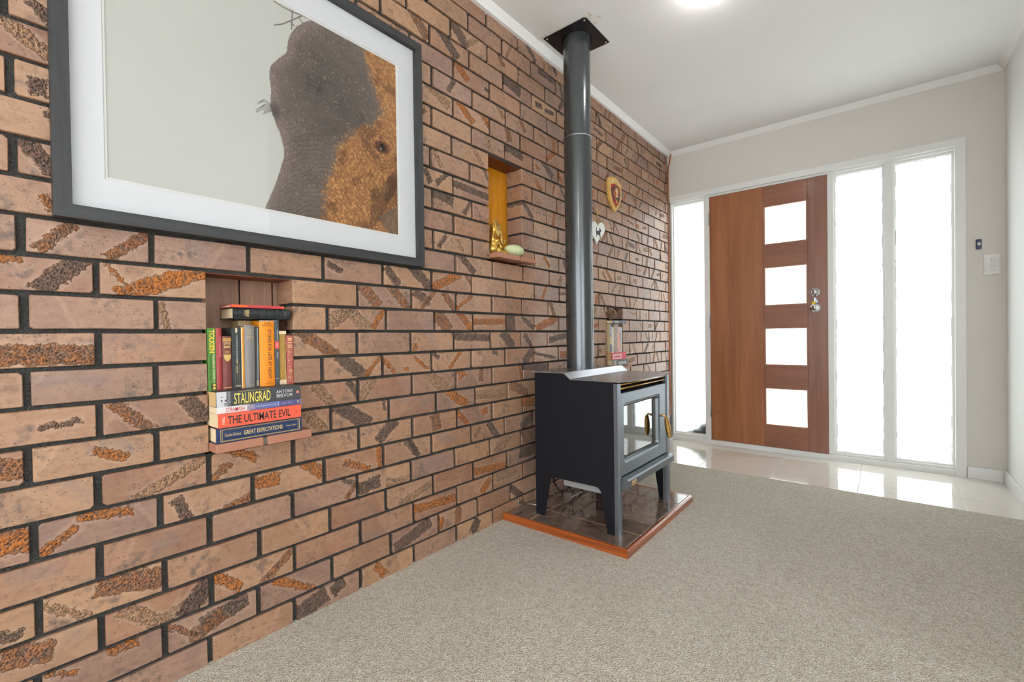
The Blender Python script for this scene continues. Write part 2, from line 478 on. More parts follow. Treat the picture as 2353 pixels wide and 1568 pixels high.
wb = MB()
wb.box(-0.05, XR + .1, YW, YW + .11, 2.107, ZC)
wb.box(1.866, XR + .1, YW, YW + .11, ZT - .02, 2.107)
o = wb.build('wall_back', 'wall'); tag(o, kind='structure')
o = MB().box(XR, XR + .1, 0.55, YW, ZT - .02, ZC).build('wall_right', 'wall_white'); tag(o, kind='structure')
# living area out of view: return wall, far side wall with a window, rear wall with wide glazed doors
o = MB().box(XR + .1, XL, 0.55, 0.65, -.02, ZC).build('wall_living_return', 'wall_white'); tag(o, kind='structure')
w = MB()
w.box(XL, XL + .1, YB, -2.9, -.02, ZC); w.box(XL, XL + .1, -0.5, 0.65, -.02, ZC)
w.box(XL, XL + .1, -2.9, -0.5, -.02, .5); w.box(XL, XL + .1, -2.9, -0.5, 2.15, ZC)
tag(w.build('wall_living_side', 'wall_white'), kind='structure')
w = MB()
w.box(-.1, 0.5, YB - .1, YB, -.02, ZC); w.box(4.1, XL + .1, YB - .1, YB, -.02, ZC); w.box(0.5, 4.1, YB - .1, YB, 2.2, ZC)
tag(w.build('wall_front', 'wall_white'), kind='structure')
# ground outside
tag(MB().box(-6, 9, YW + .125, 14, -0.30, -0.12).build('ground_outside', plain('pale_paving', (176, 178, 170), 0.9)), kind='structure')

# cornices
def cove_simple(h, w, ox, oz, sx):
    return [(ox, oz), (ox, oz - h), (ox + sx * .005, oz - h), (ox + sx * w * .45, oz - h * .62), (ox + sx * (w - .003), oz - h * .12), (ox + sx * w, oz)]
m = MB().prism(cove_simple(.03, .034, 0.012, ZC, 1), YB, YW - .002, 'Y')
m.box(-.012, .012, YB, YW - .002, ZC - .03, ZC)
tag(m.build('trim_1', 'ceiling'), 'white cove cornice along the top of the brick wall', kind='structure')
m = MB().prism(cove_simple(.036, .036, YW, ZC, -1), 0.02, XR, 'X')
tag(m.build('trim_2', 'ceiling'), 'white cove cornice above the entry door', kind='structure')
m = MB().prism(cove_simple(.036, .036, XR, ZC, -1), 0.55, YW, 'Y')
tag(m.build('trim_3', 'ceiling'), 'white cove cornice along the right wall', kind='structure')
# baseboards
tag(MB().box(1.868, XR - .012, YW - .012, YW, ZT - .002, ZT + .072, .003).build('baseboard_back', 'gloss_white'), kind='structure')
tag(MB().box(XR - .012, XR, .56, YW, ZT - .002, ZT + .078, .003).build('baseboard_right', 'gloss_white'), kind='structure')

# ------------------------------------------------------------------ brick wall
JOINTS = {1:[(-2,0.004),(-1,0)],2:[(-4,0.027),(-3,0.02),(-2,0.013)],3:[(-3,0.017),(-2,0.01),(-1,0.003)],4:[(-4,0.031),(-3,0.023),(-2,0.018),(0,-0.006),(1,-0.012),(2,-0.01)],5:[(-3,0.015),(-2,0.008),(0,-0.006),(1,-0.008),(2,-0.009),(3,-0.015)],6:[(-4,0.026),(-3,0.016),(-2,0.004),(-1,-0.01),(0,-0.015),(1,-0.018),(2,-0.021),(3,-0.024)],7:[(-3,0.015),(-2,0.008),(0,0.003),(1,0.004),(2,0.01),(3,0.005)],8:[(-4,0.021),(-3,0.011),(-1,0.017),(0,0.013),(1,0.012),(2,0.009),(3,0.001)],9:[(-3,0.02),(0,0.003),(1,0.005),(2,0.006),(3,0.008)],10:[(-4,0.021),(-3,0.013),(-1,-0.012),(0,-0.012),(1,-0.011),(2,-0.014),(3,-0.012),(4,-0.013)],11:[(-3,0.021),(0,0.003),(1,0.001),(2,-0.001),(3,-0.001),(4,-0.006),(5,-0.003),(10,-0.004),(11,-0.007),(12,-0.011)],12:[(-4,0.02),(-3,0.016),(-1,0.009),(0,0.006),(1,0.007),(2,0.004),(3,0.001),(4,-0.003),(9,-0.005),(10,-0.005),(11,-0.007),(12,-0.031)],13:[(-3,0.02),(0,0.006),(1,0.009),(2,0.015),(3,0.012),(4,0.007),(5,0.008),(10,-0.001),(11,-0.005),(12,-0.012)],14:[(-4,0.017),(-3,0.009),(-2,0.002),(-1,-0.001),(0,-0.004),(1,-0.004),(2,-0.004),(3,0.004),(4,0.003)],15:[(2,0.015),(4,0.026)],16:[(1,0.008),(2,0.006)],17:[(2,0.009)],18:[(1,0.006),(2,0.005)],19:[(2,0.008)],20:[(1,-0.001),(2,-0.006)],21:[(2,0.004)],22:[(1,0.009),(2,0.008)],23:[(2,0.016)],24:[(1,0.016),(2,0.018)],25:[(2,0.021)],26:[(1,0.005),(2,0.002)],27:[(2,0.007)],28:[(2,-0.003)],29:[(3,0.004)]}
FEATS = [(-0.77,1.151,0.83,0.013,0.036,1),(-0.633,1.154,0.74,0.013,0.047,1),(-0.485,1.16,-1,0.022,0.028,4),(-0.759,1.07,0.84,0.021,0.047,0),(-0.843,1.096,0.13,0.012,0.015,2),(-0.568,1.063,0.41,0.023,0.081,2),(-0.66,1.071,-0.96,0.005,0.033,2),(-0.786,0.88,-0.04,0.024,0.078,1),(-0.683,0.896,-1.5,0.01,0.034,4),(-0.627,0.907,-0.33,0.012,0.033,4),(-0.568,0.973,-1.38,0.008,0.028,3),(-0.751,0.82,-0.08,0.016,0.052,4),(-0.812,1.589,-0.55,0.015,0.045,3),(-0.781,1.656,-0.67,0.014,0.022,0),(-0.792,1.484,0.06,0.021,0.011,0),(-0.791,1.327,-0.97,0.017,0.033,0),(-0.833,1.356,-0.52,0.006,0.008,2),(-0.778,1.227,-1.1,0.011,0.013,2),(-0.637,0.717,-0.79,0.014,0.043,1),(-0.497,0.717,-0.98,0.022,0.034,0),(-0.68,0.632,-0.41,0.012,0.026,2),(-0.669,0.655,-0.44,0.017,0.032,4),(-0.844,0.634,-0.23,0.024,0.025,1),(-0.551,0.546,0.44,0.014,0.071,3),(-0.742,0.562,-0.74,0.014,0.032,4),(-0.774,0.453,0.63,0.011,0.03,2),(-0.691,0.487,-0.12,0.011,0.04,2),(-0.536,0.451,-1.16,0.016,0.03,0),(-0.844,0.474,-0.06,0.027,0.029,2),(-0.576,0.375,0.24,0.021,0.023,4),(-0.813,0.394,-0.09,0.019,0.032,4),(-0.637,0.302,-0.23,0.028,0.06,1),(-0.766,0.284,-0.64,0.008,0.042,3),(-0.62,0.2,-0.76,0.017,0.049,3),(-0.517,0.19,0.39,0.026,0.046,3),(-0.854,0.272,-0.32,0.012,0.015,0),(-0.828,0.218,-0.22,0.025,0.033,1),(-0.748,0.225,0.07,0.014,0.015,4),(-0.667,0.148,-0.02,0.012,0.022,2),(-0.777,0.146,-0.44,0.007,0.024,2),(-0.542,0.126,-0.72,0.007,0.038,1),(-0.485,0.11,0.41,0.024,0.035,1),(-0.385,0.572,-0.5,0.013,0.035,2),(-0.445,0.532,0.64,0.012,0.024,1),(-0.317,0.475,-0.04,0.021,0.029,2),(-0.17,0.479,-0.66,0.019,0.043,2),(-0.009,0.451,-0.43,0.013,0.045,2),(0.087,0.458,-1.49,0.013,0.037,2),(0.235,0.468,-0.87,0.016,0.035,0),(-0.039,0.398,-0.48,0.01,0.027,0),(-0.036,0.364,0.82,0.01,0.021,1),(-0.402,0.429,0.3,0.013,0.048,1),(0.036,0.368,0.11,0.025,0.039,0),(0.171,0.351,-0.1,0.016,0.046,3),(0.31,0.371,0.25,0.019,0.04,4),(0.422,0.468,-0.32,0.02,0.03,4),(0.703,0.276,-0.07,0.019,0.102,2),(1.004,0.299,-0.03,0.031,0.058,0),(-0.294,0.198,0.63,0.013,0.058,1),(-0.433,0.212,-0.76,0.016,0.041,2),(-0.234,0.117,-0.57,0.013,0.061,2),(-0.44,0.129,0.19,0.026,0.049,0),(-0.538,0.128,-0.82,0.007,0.036,1),(-0.507,0.198,0.84,0.027,0.039,0),(-0.192,0.028,0.29,0.032,0.049,0),(-0.09,0.05,0.45,0.024,0.021,0),(0.239,0.117,0.25,0.025,0.074,0),(0.259,0.28,0.26,0.016,0.072,3),(0.349,0.209,-0.07,0.019,0.11,2),(0.673,0.201,0.64,0.022,0.035,2),(0.378,0.116,1.2,0.024,0.02,2),(0.485,0.12,1.55,0.021,0.031,1),(0.594,0.035,0.94,0.028,0.027,0),(0.046,0.272,0.51,0.021,0.014,4),(-0.013,0.275,0.14,0.016,0.011,4),(0.899,0.109,-0.64,0.02,0.07,0),(0.783,0.223,-0.03,0.025,0.097,3),(0.106,0.166,-0.19,0.018,0.106,4),(0.159,1.147,-0.83,0.018,0.035,0),(0.295,1.159,-0.68,0.024,0.054,0),(-0.083,1.155,-0.43,0.013,0.022,0),(0.055,1.068,-0.76,0.024,0.043,1),(0.187,1.069,-0.78,0.02,0.053,1),(0.434,1.153,0.44,0.022,0.073,2),(0.558,1.248,-0.68,0.019,0.056,0),(0.568,1.177,-0.84,0.011,0.028,1),(0.302,1.076,-0.44,0.02,0.037,0),(0.34,1.071,0.82,0.012,0.047,1),(0.445,1.077,-0.86,0.019,0.045,1),(0.543,1.066,0.58,0.011,0.051,2),(-0.067,0.989,0.63,0.025,0.046,3),(-0.005,0.985,-0.73,0.024,0.049,3),(0.092,0.984,0.94,0.013,0.038,2),(0.338,0.978,-1.59,0.024,0.033,4),(0.412,0.98,-0.81,0.032,0.046,1),(0.552,0.982,-0.78,0.02,0.045,2),(0.715,0.981,0.02,0.015,0.107,2),(0.878,0.979,-1.53,0.035,0.033,0),(1.018,0.981,-0.54,0.016,0.05,0),(1.201,0.984,0.32,0.024,0.091,2),(-0.149,0.895,-0.56,0.021,0.064,1),(0.262,0.873,-1.35,0.013,0.011,2),(0.356,0.896,-0.95,0.018,0.038,4),(0.597,0.907,-0.03,0.018,0.117,0),(0.846,0.893,-0.78,0.029,0.047,0),(1.016,0.886,-0.81,0.016,0.038,0),(1.307,0.898,0.15,0.019,0.072,0),(-0.019,0.807,-0.64,0.024,0.059,0),(0.066,0.808,0.8,0.01,0.042,2),(0.136,0.801,-0.83,0.009,0.032,2),(0.297,0.802,-0.62,0.008,0.036,2),(0.215,0.782,-0.06,0.008,0.011,2),(0.482,0.808,0.76,0.01,0.041,2),(0.374,0.832,-0.68,0.01,0.016,0),(0.75,0.83,-0.35,0.011,0.017,0),(1.022,0.806,0.7,0.026,0.05,0),(1.179,0.799,-0.17,0.01,0.082,0),(-0.13,0.72,-0.88,0.018,0.039,3),(-0.02,0.731,-1.05,0.013,0.031,0),(0.372,0.723,-0.65,0.028,0.057,3),(0.522,0.746,-1.26,0.026,0.016,2),(0.647,0.733,-1.59,0.018,0.026,1),(0.951,0.72,-1.28,0.014,0.029,2),(1.085,0.74,-0.12,0.024,0.089,0),(-0.025,0.639,-0.61,0.029,0.064,0),(0.109,0.654,-1.31,0.008,0.017,0),(0.2,0.667,-0.23,0.014,0.035,4),(0.312,0.647,-0.47,0.022,0.017,4),(0.495,0.637,-0.59,0.023,0.059,2),(0.726,0.633,-0.05,0.022,0.091,3),(0.935,0.638,-0.35,0.028,0.063,1),(-0.166,0.638,-0.81,0.019,0.049,3),(0.364,0.551,-1.34,0.028,0.028,1),(0.526,0.542,-0.82,0.016,0.037,2),(0.668,0.555,0.2,0.018,0.018,2),(1.025,0.558,-0.12,0.028,0.048,2),(1.015,0.465,0.42,0.027,0.06,0),(0.123,0.557,0.66,0.023,0.043,0),(0.244,0.469,-1.02,0.014,0.037,0),(0.428,0.475,-0.18,0.017,0.047,4),(0.729,0.456,-0.87,0.02,0.045,0),(0.617,0.466,0.87,0.014,0.023,1),(0.801,0.377,0.61,0.027,0.051,3),(-0.123,0.586,-0.17,0.009,0.022,4),(0.312,2.19,-0.77,0.026,0.042,1),(0.469,2.196,-0.62,0.026,0.057,0),(0.534,2.274,-0.62,0.03,0.056,0),(0.623,2.28,0.73,0.014,0.036,3),(0.473,2.36,-0.76,0.012,0.026,3),(0.495,2.035,1.04,0.014,0.047,0),(0.543,2.114,-0.57,0.021,0.047,2),(0.404,1.946,-0.41,0.024,0.054,3),(0.557,1.942,-0.62,0.021,0.059,2),(0.696,1.952,-0.67,0.02,0.043,2),(0.771,2.184,0.18,0.028,0.05,4),(0.9,2.205,-0.15,0.038,0.068,0),(0.82,2.291,-0.92,0.018,0.031,1),(0.721,2.093,-0.13,0.01,0.015,0),(0.789,2.05,-0.71,0.016,0.059,3),(1.085,2.29,-0.01,0.02,0.1,3),(1.238,2.379,0.03,0.024,0.076,0),(1.31,2.45,-0.78,0.019,0.025,0),(1.076,2.439,-0.64,0.019,0.044,0),(0.872,1.938,-1.17,0.024,0.034,1),(0.993,2.023,-0.93,0.015,0.033,1),(0.723,1.838,-1.24,0.016,0.033,3),(0.51,1.758,-0.77,0.023,0.03,4),(0.649,1.753,-0.84,0.014,0.039,3),(0.391,1.683,-1.01,0.014,0.039,3),(0.433,1.603,0.73,0.013,0.048,0),(0.343,1.585,-1.01,0.016,0.025,0),(0.604,1.584,-0.05,0.017,0.106,0),(0.419,1.519,-0.18,0.027,0.052,0),(0.575,1.501,0.95,0.013,0.036,0),(0.696,1.691,-0.93,0.01,0.027,0),(0.914,1.86,-0.07,0.025,0.064,0),(1.213,1.858,-0.6,0.023,0.056,0),(1.263,1.943,0.64,0.016,0.049,2),(1.119,1.836,-0.55,0.012,0.018,2),(1.049,1.783,-0.4,0.019,0.052,3),(1.156,1.711,-0.76,0.018,0.059,2),(1.347,1.838,-0.71,0.014,0.033,2),(1.026,1.585,-0.69,0.017,0.052,0)]
NICHES = [(-0.471, -0.228, 8, 13), (0.722, 0.982, 16, 21), (1.912, 2.158, 9, 13)]
CH = 0.086
def zj(k):          # centre of the bed joint above course k
    return CH * k - 0.012
wl = MB()
ys = sorted([YB - .1, YW + .11] + [n[0] - .007 for n in NICHES] + [n[1] + .007 for n in NICHES])
zs = sorted(set([-.05, ZC] + [zj(n[2] - 1) - .003 for n in NICHES] + [zj(n[3]) - .004 for n in NICHES]))
for a, b in zip(ys, ys[1:]):
    for d, e in zip(zs, zs[1:]):
        my, mz = (a + b) / 2, (d + e) / 2
        if any(n[0] - .007 < my < n[1] + .007 and zj(n[2] - 1) - .003 < mz < zj(n[3]) - .004 for n in NICHES):
            continue
        wl.box(-.107, -.011, a, b, d, e)
wall = wl.build('wall_left', 'mortar'); tag(wall, kind='structure')

def offset(row, k):
    L = JOINTS[row]
    if k <= L[0][0]: return L[0][1]
    if k >= L[-1][0]: return L[-1][1]
    for (a, oa), (b, ob) in zip(L, L[1:]):
        if a <= k <= b:
            return oa + (ob - oa) * (k - a) / (b - a)
bricks = []
for row in range(1, 30):
    z0, z1 = zj(row - 1) + .005, zj(row) - .005
    if row == 1: z0 = -0.004
    if row == 29: z1 = 2.482
    half = 0.5 if row % 2 == 0 else 0.0
    for k in range(-16, 14):
        rr = random.Random(row * 1000 + k)
        ya = 0.24 * (k + half) + offset(row, k) + .0072 + rr.uniform(-.0015, .0015)
        yb = 0.24 * (k + 1 + half) + offset(row, k + 1) - .0072 + rr.uniform(-.0015, .0015)
        if yb < -1.95 or ya > YW - .012: continue
        yb = min(yb, YW - .004)
        spans = [(ya, yb, False)]
        for n in NICHES:
            if n[2] <= row <= n[3]:
                ns = []
                for a, b, dp in spans:
                    if b <= n[0] - .012 or a >= n[1] + .012: ns.append((a, b, dp))
                    else:
                        if a < n[0] - .02: ns.append((a, n[0], True))
                        if b > n[1] + .02: ns.append((n[1], b, True))
                spans = ns
        for a, b, dp in spans:
            if b - a > .02: bricks.append((row, a, b, z0, z1, dp))
KCOL = {0: (96, 80, 72), 1: (120, 92, 76), 2: (150, 100, 62), 3: (158, 128, 102), 4: (116, 108, 108)}
KOR = {0: 0.12, 1: 0.5, 2: 1.0, 3: 0.18, 4: 0.0}
def brick_features(row, a, b, z0, z1, rr):
    cy, cz = (a + b) / 2, (z0 + z1) / 2
    out = []
    for (fy, fz, A, hw, hl, kd) in FEATS:
        if a - .004 < fy < b + .004 and z0 - .006 < fz < z1 + .006:
            out.append((A, fy - cy, fz - cz, hw * .95, hl * 1.3, kd))
    known = (cy < .62 and cz < 1.2) or (cy < 1.15 and cz < 1.2 and cz > .02) or (.3 < cy < 1.2 and cz > 1.2)
    if not out and (not known or rr.random() < .12):
        u = rr.random()
        n = 0 if u < .18 else (1 if u < .6 else 2)
        for i in range(n):
            kd = rr.choice([0, 0, 1, 1, 2, 3, 3, 4])
            A = rr.choice([.85, -.85, 1.0, -1.0, 1.35, 0.0]) + rr.uniform(-.15, .15)
            out.append((A, rr.uniform(-.09, .09) if n == 1 else (rr.uniform(-.1, -.03) if i == 0 else rr.uniform(.03, .1)),
                        rr.uniform(-.008, .008), rr.uniform(.007, .02), rr.uniform(.03, .07), kd))
    out.sort(key=lambda q: -q[3] * q[4])
    return out[:3]
def brick_mesh(row, a, b, z0, z1, dp, rr):
    xf = rr.uniform(-.0018, .0018)
    j = lambda s=.0012: rr.uniform(-s, s)
    ch = lambda: rr.uniform(.0008, .0028) if rr.random() > .09 else rr.uniform(.004, .008)
    c1, c2, c3, c4 = ch(), ch(), ch(), ch()
    tl, tr_ = j(.0014), j(.0014)
    P = [(a + c1, z0 + j(.0006)), ((a + b) / 2 + j(.03), z0 + j(.0015)), (b - c2, z0 + j(.0006)), (b + j(.0007), z0 + c2),
         (b + j(.0007), z1 - c3 + tr_), (b - c3, z1 + tr_), ((a + b) / 2 + j(.03), z1 + (tl + tr_) / 2 + j(.001)), (a + c4, z1 + tl), (a + j(.0007), z1 - c4 + tl), (a + j(.0007), z0 + c1)]
    if dp:   # reveal bricks keep a straight end
        P = [(a + .001, z0), ((a + b) / 2, z0 + j()), (b - .001, z0), (b, z0 + .001), (b, z1 - .001), (b - .001, z1), ((a + b) / 2, z1 + j()), (a + .001, z1), (a, z1 - .001), (a, z0 + .001)]
    cy, cz = (a + b) / 2, (z0 + z1) / 2
    e = .0016
    ins = [(cy + (p[0] - cy) * (1 - e / ((b - a) / 2)), cz + (p[1] - cz) * (1 - e / ((z1 - z0) / 2))) for p in P]
    n = len(P); xb = -.104 if dp else -.022
    v = [(xf, q[0] - cy, q[1] - cz) for q in ins] + [(xf - .0022, q[0] - cy, q[1] - cz) for q in P] + [(xb, q[0] - cy, q[1] - cz) for q in P]
    fcs = [tuple(range(n))] + [(i, n + i, n + (i + 1) % n, (i + 1) % n) for i in range(n)] + [(n + i, 2 * n + i, 2 * n + (i + 1) % n, n + (i + 1) % n) for i in range(n)]
    fe = brick_features(row, a, b, z0, z1, rr)
    at = {'bc': [], 'base': []}
    tint, seed, tone = rr.random(), rr.random(), (rr.random() if rr.random() < .5 else rr.random() * .3)
    at['bc'] = [(q[1], q[2], q[0]) for q in v]
    at['base'] = [(tint, seed, tone)] * len(v)
    for i in range(3):
        if i < len(fe):
            A, fy, fz, hw, hl, kd = fe[i]
            A_, B_, C_ = (A, fy, fz), (hw if kd != 4 else -hw, hl, KOR[kd]), lin(*KCOL[kd])
        else:
            A_, B_, C_ = (0, 0, 0), (0, 0, 0), (0, 0, 0)
        at['fa%d' % (i + 1)] = [A_] * len(v); at['fb%d' % (i + 1)] = [B_] * len(v); at['fc%d' % (i + 1)] = [C_] * len(v)
    return v, fcs, at, Vector((0, cy, cz))
def set_attrs(me, at):
    for k, vals in at.items():
        A = me.attributes.new(k, 'FLOAT_VECTOR', 'POINT')
        A.data.foreach_set('vector', np.array(vals, dtype=np.float32).ravel())
def shown(bk):
    row, a, b, z0, z1, dp = bk
    p = Vector((0, (a + b) / 2, (z0 + z1) / 2)) - CAM
    d = p.dot(_fw)
    if d < .1: return -1
    u, v = p.dot(_r2) / d, p.dot(_u2) / d
    if not (-1.16 < u < 1.16 and -.78 < v < .78): return 0
    if -.76 < a and b < .27 and z0 > 1.2 and z1 < 2.05: return 0
    y = (a + b) / 2
    if 1.23 < y < 1.75 and .1 < (z0 + z1) / 2 < .72: return 0
    return (b - a) * (z1 - z0) * abs(p.x) / p.length / d / d
bricks.sort(key=shown, reverse=True)
rest_v, rest_f, rest_at = [], [], {}
for i, bk in enumerate(bricks):
    rr = random.Random(int(bk[0] * 7919 + round(bk[1] * 1000)))
    v, fcs, at, ctr = brick_mesh(*bk, rr)
    if i < 300:
        me = bpy.data.meshes.new('brick')
        me.from_pydata(v, [], fcs)
        set_attrs(me, at)
        me.materials.append(M['brick'])
        o = bpy.data.objects.new('brick', me); COL.objects.link(o)
        o.parent = wall; o.location = ctr
    else:
        k = len(rest_v)
        rest_v += [(q[0] + ctr.x, q[1] + ctr.y, q[2] + ctr.z) for q in v]
        rest_f += [tuple(x + k for x in q) for q in fcs]
        for key, vals in at.items(): rest_at.setdefault(key, []).extend(vals)
me = bpy.data.meshes.new('brickwork'); me.from_pydata(rest_v, [], rest_f); set_attrs(me, rest_at); me.materials.append(M['brick'])
o = bpy.data.objects.new('brickwork', me); COL.objects.link(o); o.parent = wall; o['kind'] = 'stuff'

# niches: back boards, soffit board, two-piece brick sill
M['sill'] = plain('terracotta_sill', (168, 116, 92), 0.55, var=0.12, scale=60, bump=0.3)
M['sill_mortar'] = plain('sill_mortar', (112, 108, 98), 0.9, var=0.3, scale=300)
def niche(i, boards, bmat, soff, sills, zs_):
    y0, y1, r0, r1 = NICHES[i]
    zb, zt = zj(r0 - 1), zj(r1)
    p = empty('trim_%d' % (4 + i), (-.1, (y0 + y1) / 2, zb)); p['kind'] = 'structure'
    p['label'] = ['brown board lining of the bookshelf niche below the picture', 'amber board lining of the tall niche left of the flue', 'dark board lining of the far bookshelf niche'][i]
    for a, b in boards:
        MB().box(-.117, -.1085, a, b, zb - .01, zt + .02, .0015).build('board', bmat, p)
    MB().box(-.118, -.1165, y0 - .03, y1 + .03, zb - .02, zt + .03).build('backing', 'dark_gap', p)
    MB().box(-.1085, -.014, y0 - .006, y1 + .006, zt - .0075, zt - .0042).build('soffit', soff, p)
    s0, s1 = zs_
    for a, b, c_ in sills:
        m = MB().box(-.104, .053, a, b, s0, s1, .003, 2)
        if c_: m.box(.0035, .053, b - .004, c_, s0, s1, .003, 2)
        m.build('sill', 'sill', p)
    if len(sills) > 1:
        MB().box(-.1, .047, sills[0][1] - .001, sills[1][0] + .001, s0 + .002, s1 - .003).build('sill_joint', 'sill_mortar', p)
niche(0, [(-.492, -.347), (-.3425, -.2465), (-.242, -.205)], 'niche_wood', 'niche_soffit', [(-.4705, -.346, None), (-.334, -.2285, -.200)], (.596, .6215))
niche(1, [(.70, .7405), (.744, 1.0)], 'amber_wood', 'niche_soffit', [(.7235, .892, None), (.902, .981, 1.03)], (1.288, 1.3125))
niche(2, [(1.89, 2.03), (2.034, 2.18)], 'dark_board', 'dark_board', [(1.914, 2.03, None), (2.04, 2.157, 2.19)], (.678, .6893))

# ------------------------------------------------------------------ entry door, sidelights and their frame
fr = empty('trim_7', (.95, YW, ZT)); tag(fr, 'off-white timber frame around the entry door and its frosted sidelights', kind='structure')
FY0, FY1 = YW - .006, YW + .105
def member(name, x0, x1, z0, z1, y0=FY0 + .012, y1=FY1, bev=.002):
    return MB().box(x0, x1, y0, y1, z0, z1, bev).build(name, 'frame_white', fr)
m = MB(); m.prism([(.022, 2.062), (1.818, 2.062), (1.866, 2.107), (.022, 2.107)], YW - .014, YW + .02, 'Y'); m.build('architrave', 'frame_white', fr)
m = MB(); m.prism([(1.818, ZT), (1.866, ZT), (1.866, 2.107), (1.818, 2.0625)], YW - .014, YW + .02, 'Y'); m.build('architrave', 'frame_white', fr)
member('head', .02, 1.866, 2.046, 2.10)
member('sill', .02, 1.84, ZT - .002, .022, FY0 + .004, FY1)
member('jamb', .02, .034, .022, 2.046)
member('mullion', .305, .345, .022, 2.046)
member('mullion', 1.157, 1.193, .022, 2.046)
member('mullion', 1.475, 1.523, .022, 2.046)
member('jamb', 1.816, 1.84, .022, 2.046)
member('sill', .034, .305, .022, .044, FY0 + .02, FY1); member('sill', 1.193, 1.475, .022, .038, FY0 + .02, FY1); member('sill', 1.523, 1.816, .022, .038, FY0 + .02, FY1)
PY = YW + .045
M['gasket'] = plain('old_putty_line', (44, 42, 36), 0.9)
wlab = ['narrow frosted sidelight pane between the brick wall and the timber door', 'frosted sidelight pane right of the timber door', 'outer frosted sidelight pane nearest the light switch']
for i, (x0, x1, z0) in enumerate([(.034, .305, .044), (1.193, 1.475, .038), (1.523, 1.816, .038)]):
    p = empty('window_%d' % (i + 1), ((x0 + x1) / 2, PY, z0)); p['kind'] = 'structure'; p['label'] = wlab[i]
    MB().box(x0 - .004, x1 + .004, PY, PY + .005, z0 - .004, 2.05).build('pane', 'frosted', p)
    m = MB(); b = .011      # glazing bead in front of the pane
    for (a, c_, d, e) in ((x0, x0 + b, z0, 2.046), (x1 - b, x1, z0, 2.046), (x0 + b, x1 - b, z0, z0 + b), (x0 + b, x1 - b, 2.046 - b * 1.6, 2.046)):
        m.box(a, c_, PY - .016, PY - .0005, d, e)
    m.build('glazing_bead', 'frame_white', p)
    rr = random.Random(40 + i); m = MB()
    if i > 0:
        for side in (x0 + b, x1 - b - .002):
            z = z0 + .02
            while z < 2.02:
                L = rr.uniform(.01, .12)
                m.box(side, side + rr.uniform(.0012, .003), PY - .0025, PY - .0006, z, min(z + L, 2.028)); z += L + rr.uniform(.005, .16)
    x = x0 + .012
    while x < x1 - .03:
        L = rr.uniform(.01, .06)
        zz = z0 + b
        if i > 0 and rr.random() < .6: m.box(x, min(x + L, x1 - .012), PY - .0025, PY - .0006, zz, zz + rr.uniform(.001, .0025))
        m.box(x, min(x + L, x1 - .012), PY - .0025, PY - .0006, 2.046 - b * 1.6 - .002, 2.046 - b * 1.6)
        x += L + rr.uniform(.0, .02)
    m.build('putty_line', 'gasket', p)

dr = empty('door_1', (.75, YW + .02, ZT)); tag(dr, 'reddish brown timber entry door with four stacked frosted lites', kind='structure')
DY0, DY1 = YW + .006, YW + .044
DX0, DX1, DZ0, DZ1 = .347, 1.155, .024, 2.044
def slab(name, x0, x1, z0, z1, mat, bev=.0012):
    return MB().box(x0, x1, DY0, DY1, z0, z1, bev).build(name, mat, dr)
slab('hinge_stile', DX0, .742, DZ0, DZ1, 'door_wood_v'); slab('lock_stile', 1.035, DX1, DZ0, DZ1, 'door_wood_v2')
LZ = [(.197, .476), (.664, .941), (1.125, 1.412), (1.597, 1.885)]
ed = [DZ0] + [q for a in LZ for q in (a[0] - .008, a[1] + .008)] + [DZ1]
for i in range(0, len(ed), 2):
    slab('rail', .743, 1.034, ed[i], ed[i + 1], 'door_wood_h')
M['bead_wood'] = wood('door_bead', (134, 84, 56), (176, 124, 92), 'Z', 1.0, .4)
for a, b in LZ:
    m = MB(); w_ = .009
    m.box(.743, .743 + w_ + .003, DY0 + .002, DY0 + .02, a - .008, b + .008); m.box(1.034 - w_, 1.034, DY0 + .002, DY0 + .02, a - .008, b + .008)
    m.box(.755, 1.025, DY0 + .002, DY0 + .02, a - .008, a + .001); m.box(.755, 1.025, DY0 + .002, DY0 + .02, b - .001, b + .008)
    m.build('glazing_bead', 'bead_wood', dr)
    MB().box(.748, 1.03, DY0 + .021, DY0 + .026, a - .006, b + .006).build('pane', 'frosted', dr)
for z in (.27, 1.0, 1.86):
    m = MB().box(.3435, .351, YW - .003, YW + .006, z - .05, z + .05, .001)
    m.tube([(.3465, YW - .004, z - .05), (.3465, YW - .004, z + .05)], .0045, 8)
    m.build('hinge', 'steel', dr)
def knob(name, x, z, prof):
    m = MB().lathe([(r, -h) for r, h in prof], (x, DY0, z), 'Y', 28)
    return m.build(name, 'chrome', dr)
knob('deadlatch', 1.080, 1.203, [(0, .001), (.034, .001), (.034, .006), (.031, .010), (.022, .011), (.021, .022), (.018, .027), (.0, .028)])
MB().box(1.0785, 1.0815, DY0 - .040, DY0 - .026, 1.188, 1.216, .001).build('thumb_turn', 'chrome', dr)
knob('door_knob', 1.082, 1.086, [(0, .001), (.035, .001), (.035, .005), (.030, .009), (.014, .012), (.013, .030), (.022, .036), (.027, .046), (.026, .054), (.017, .060), (.012, .0585), (.010, .061), (.0, .062)])
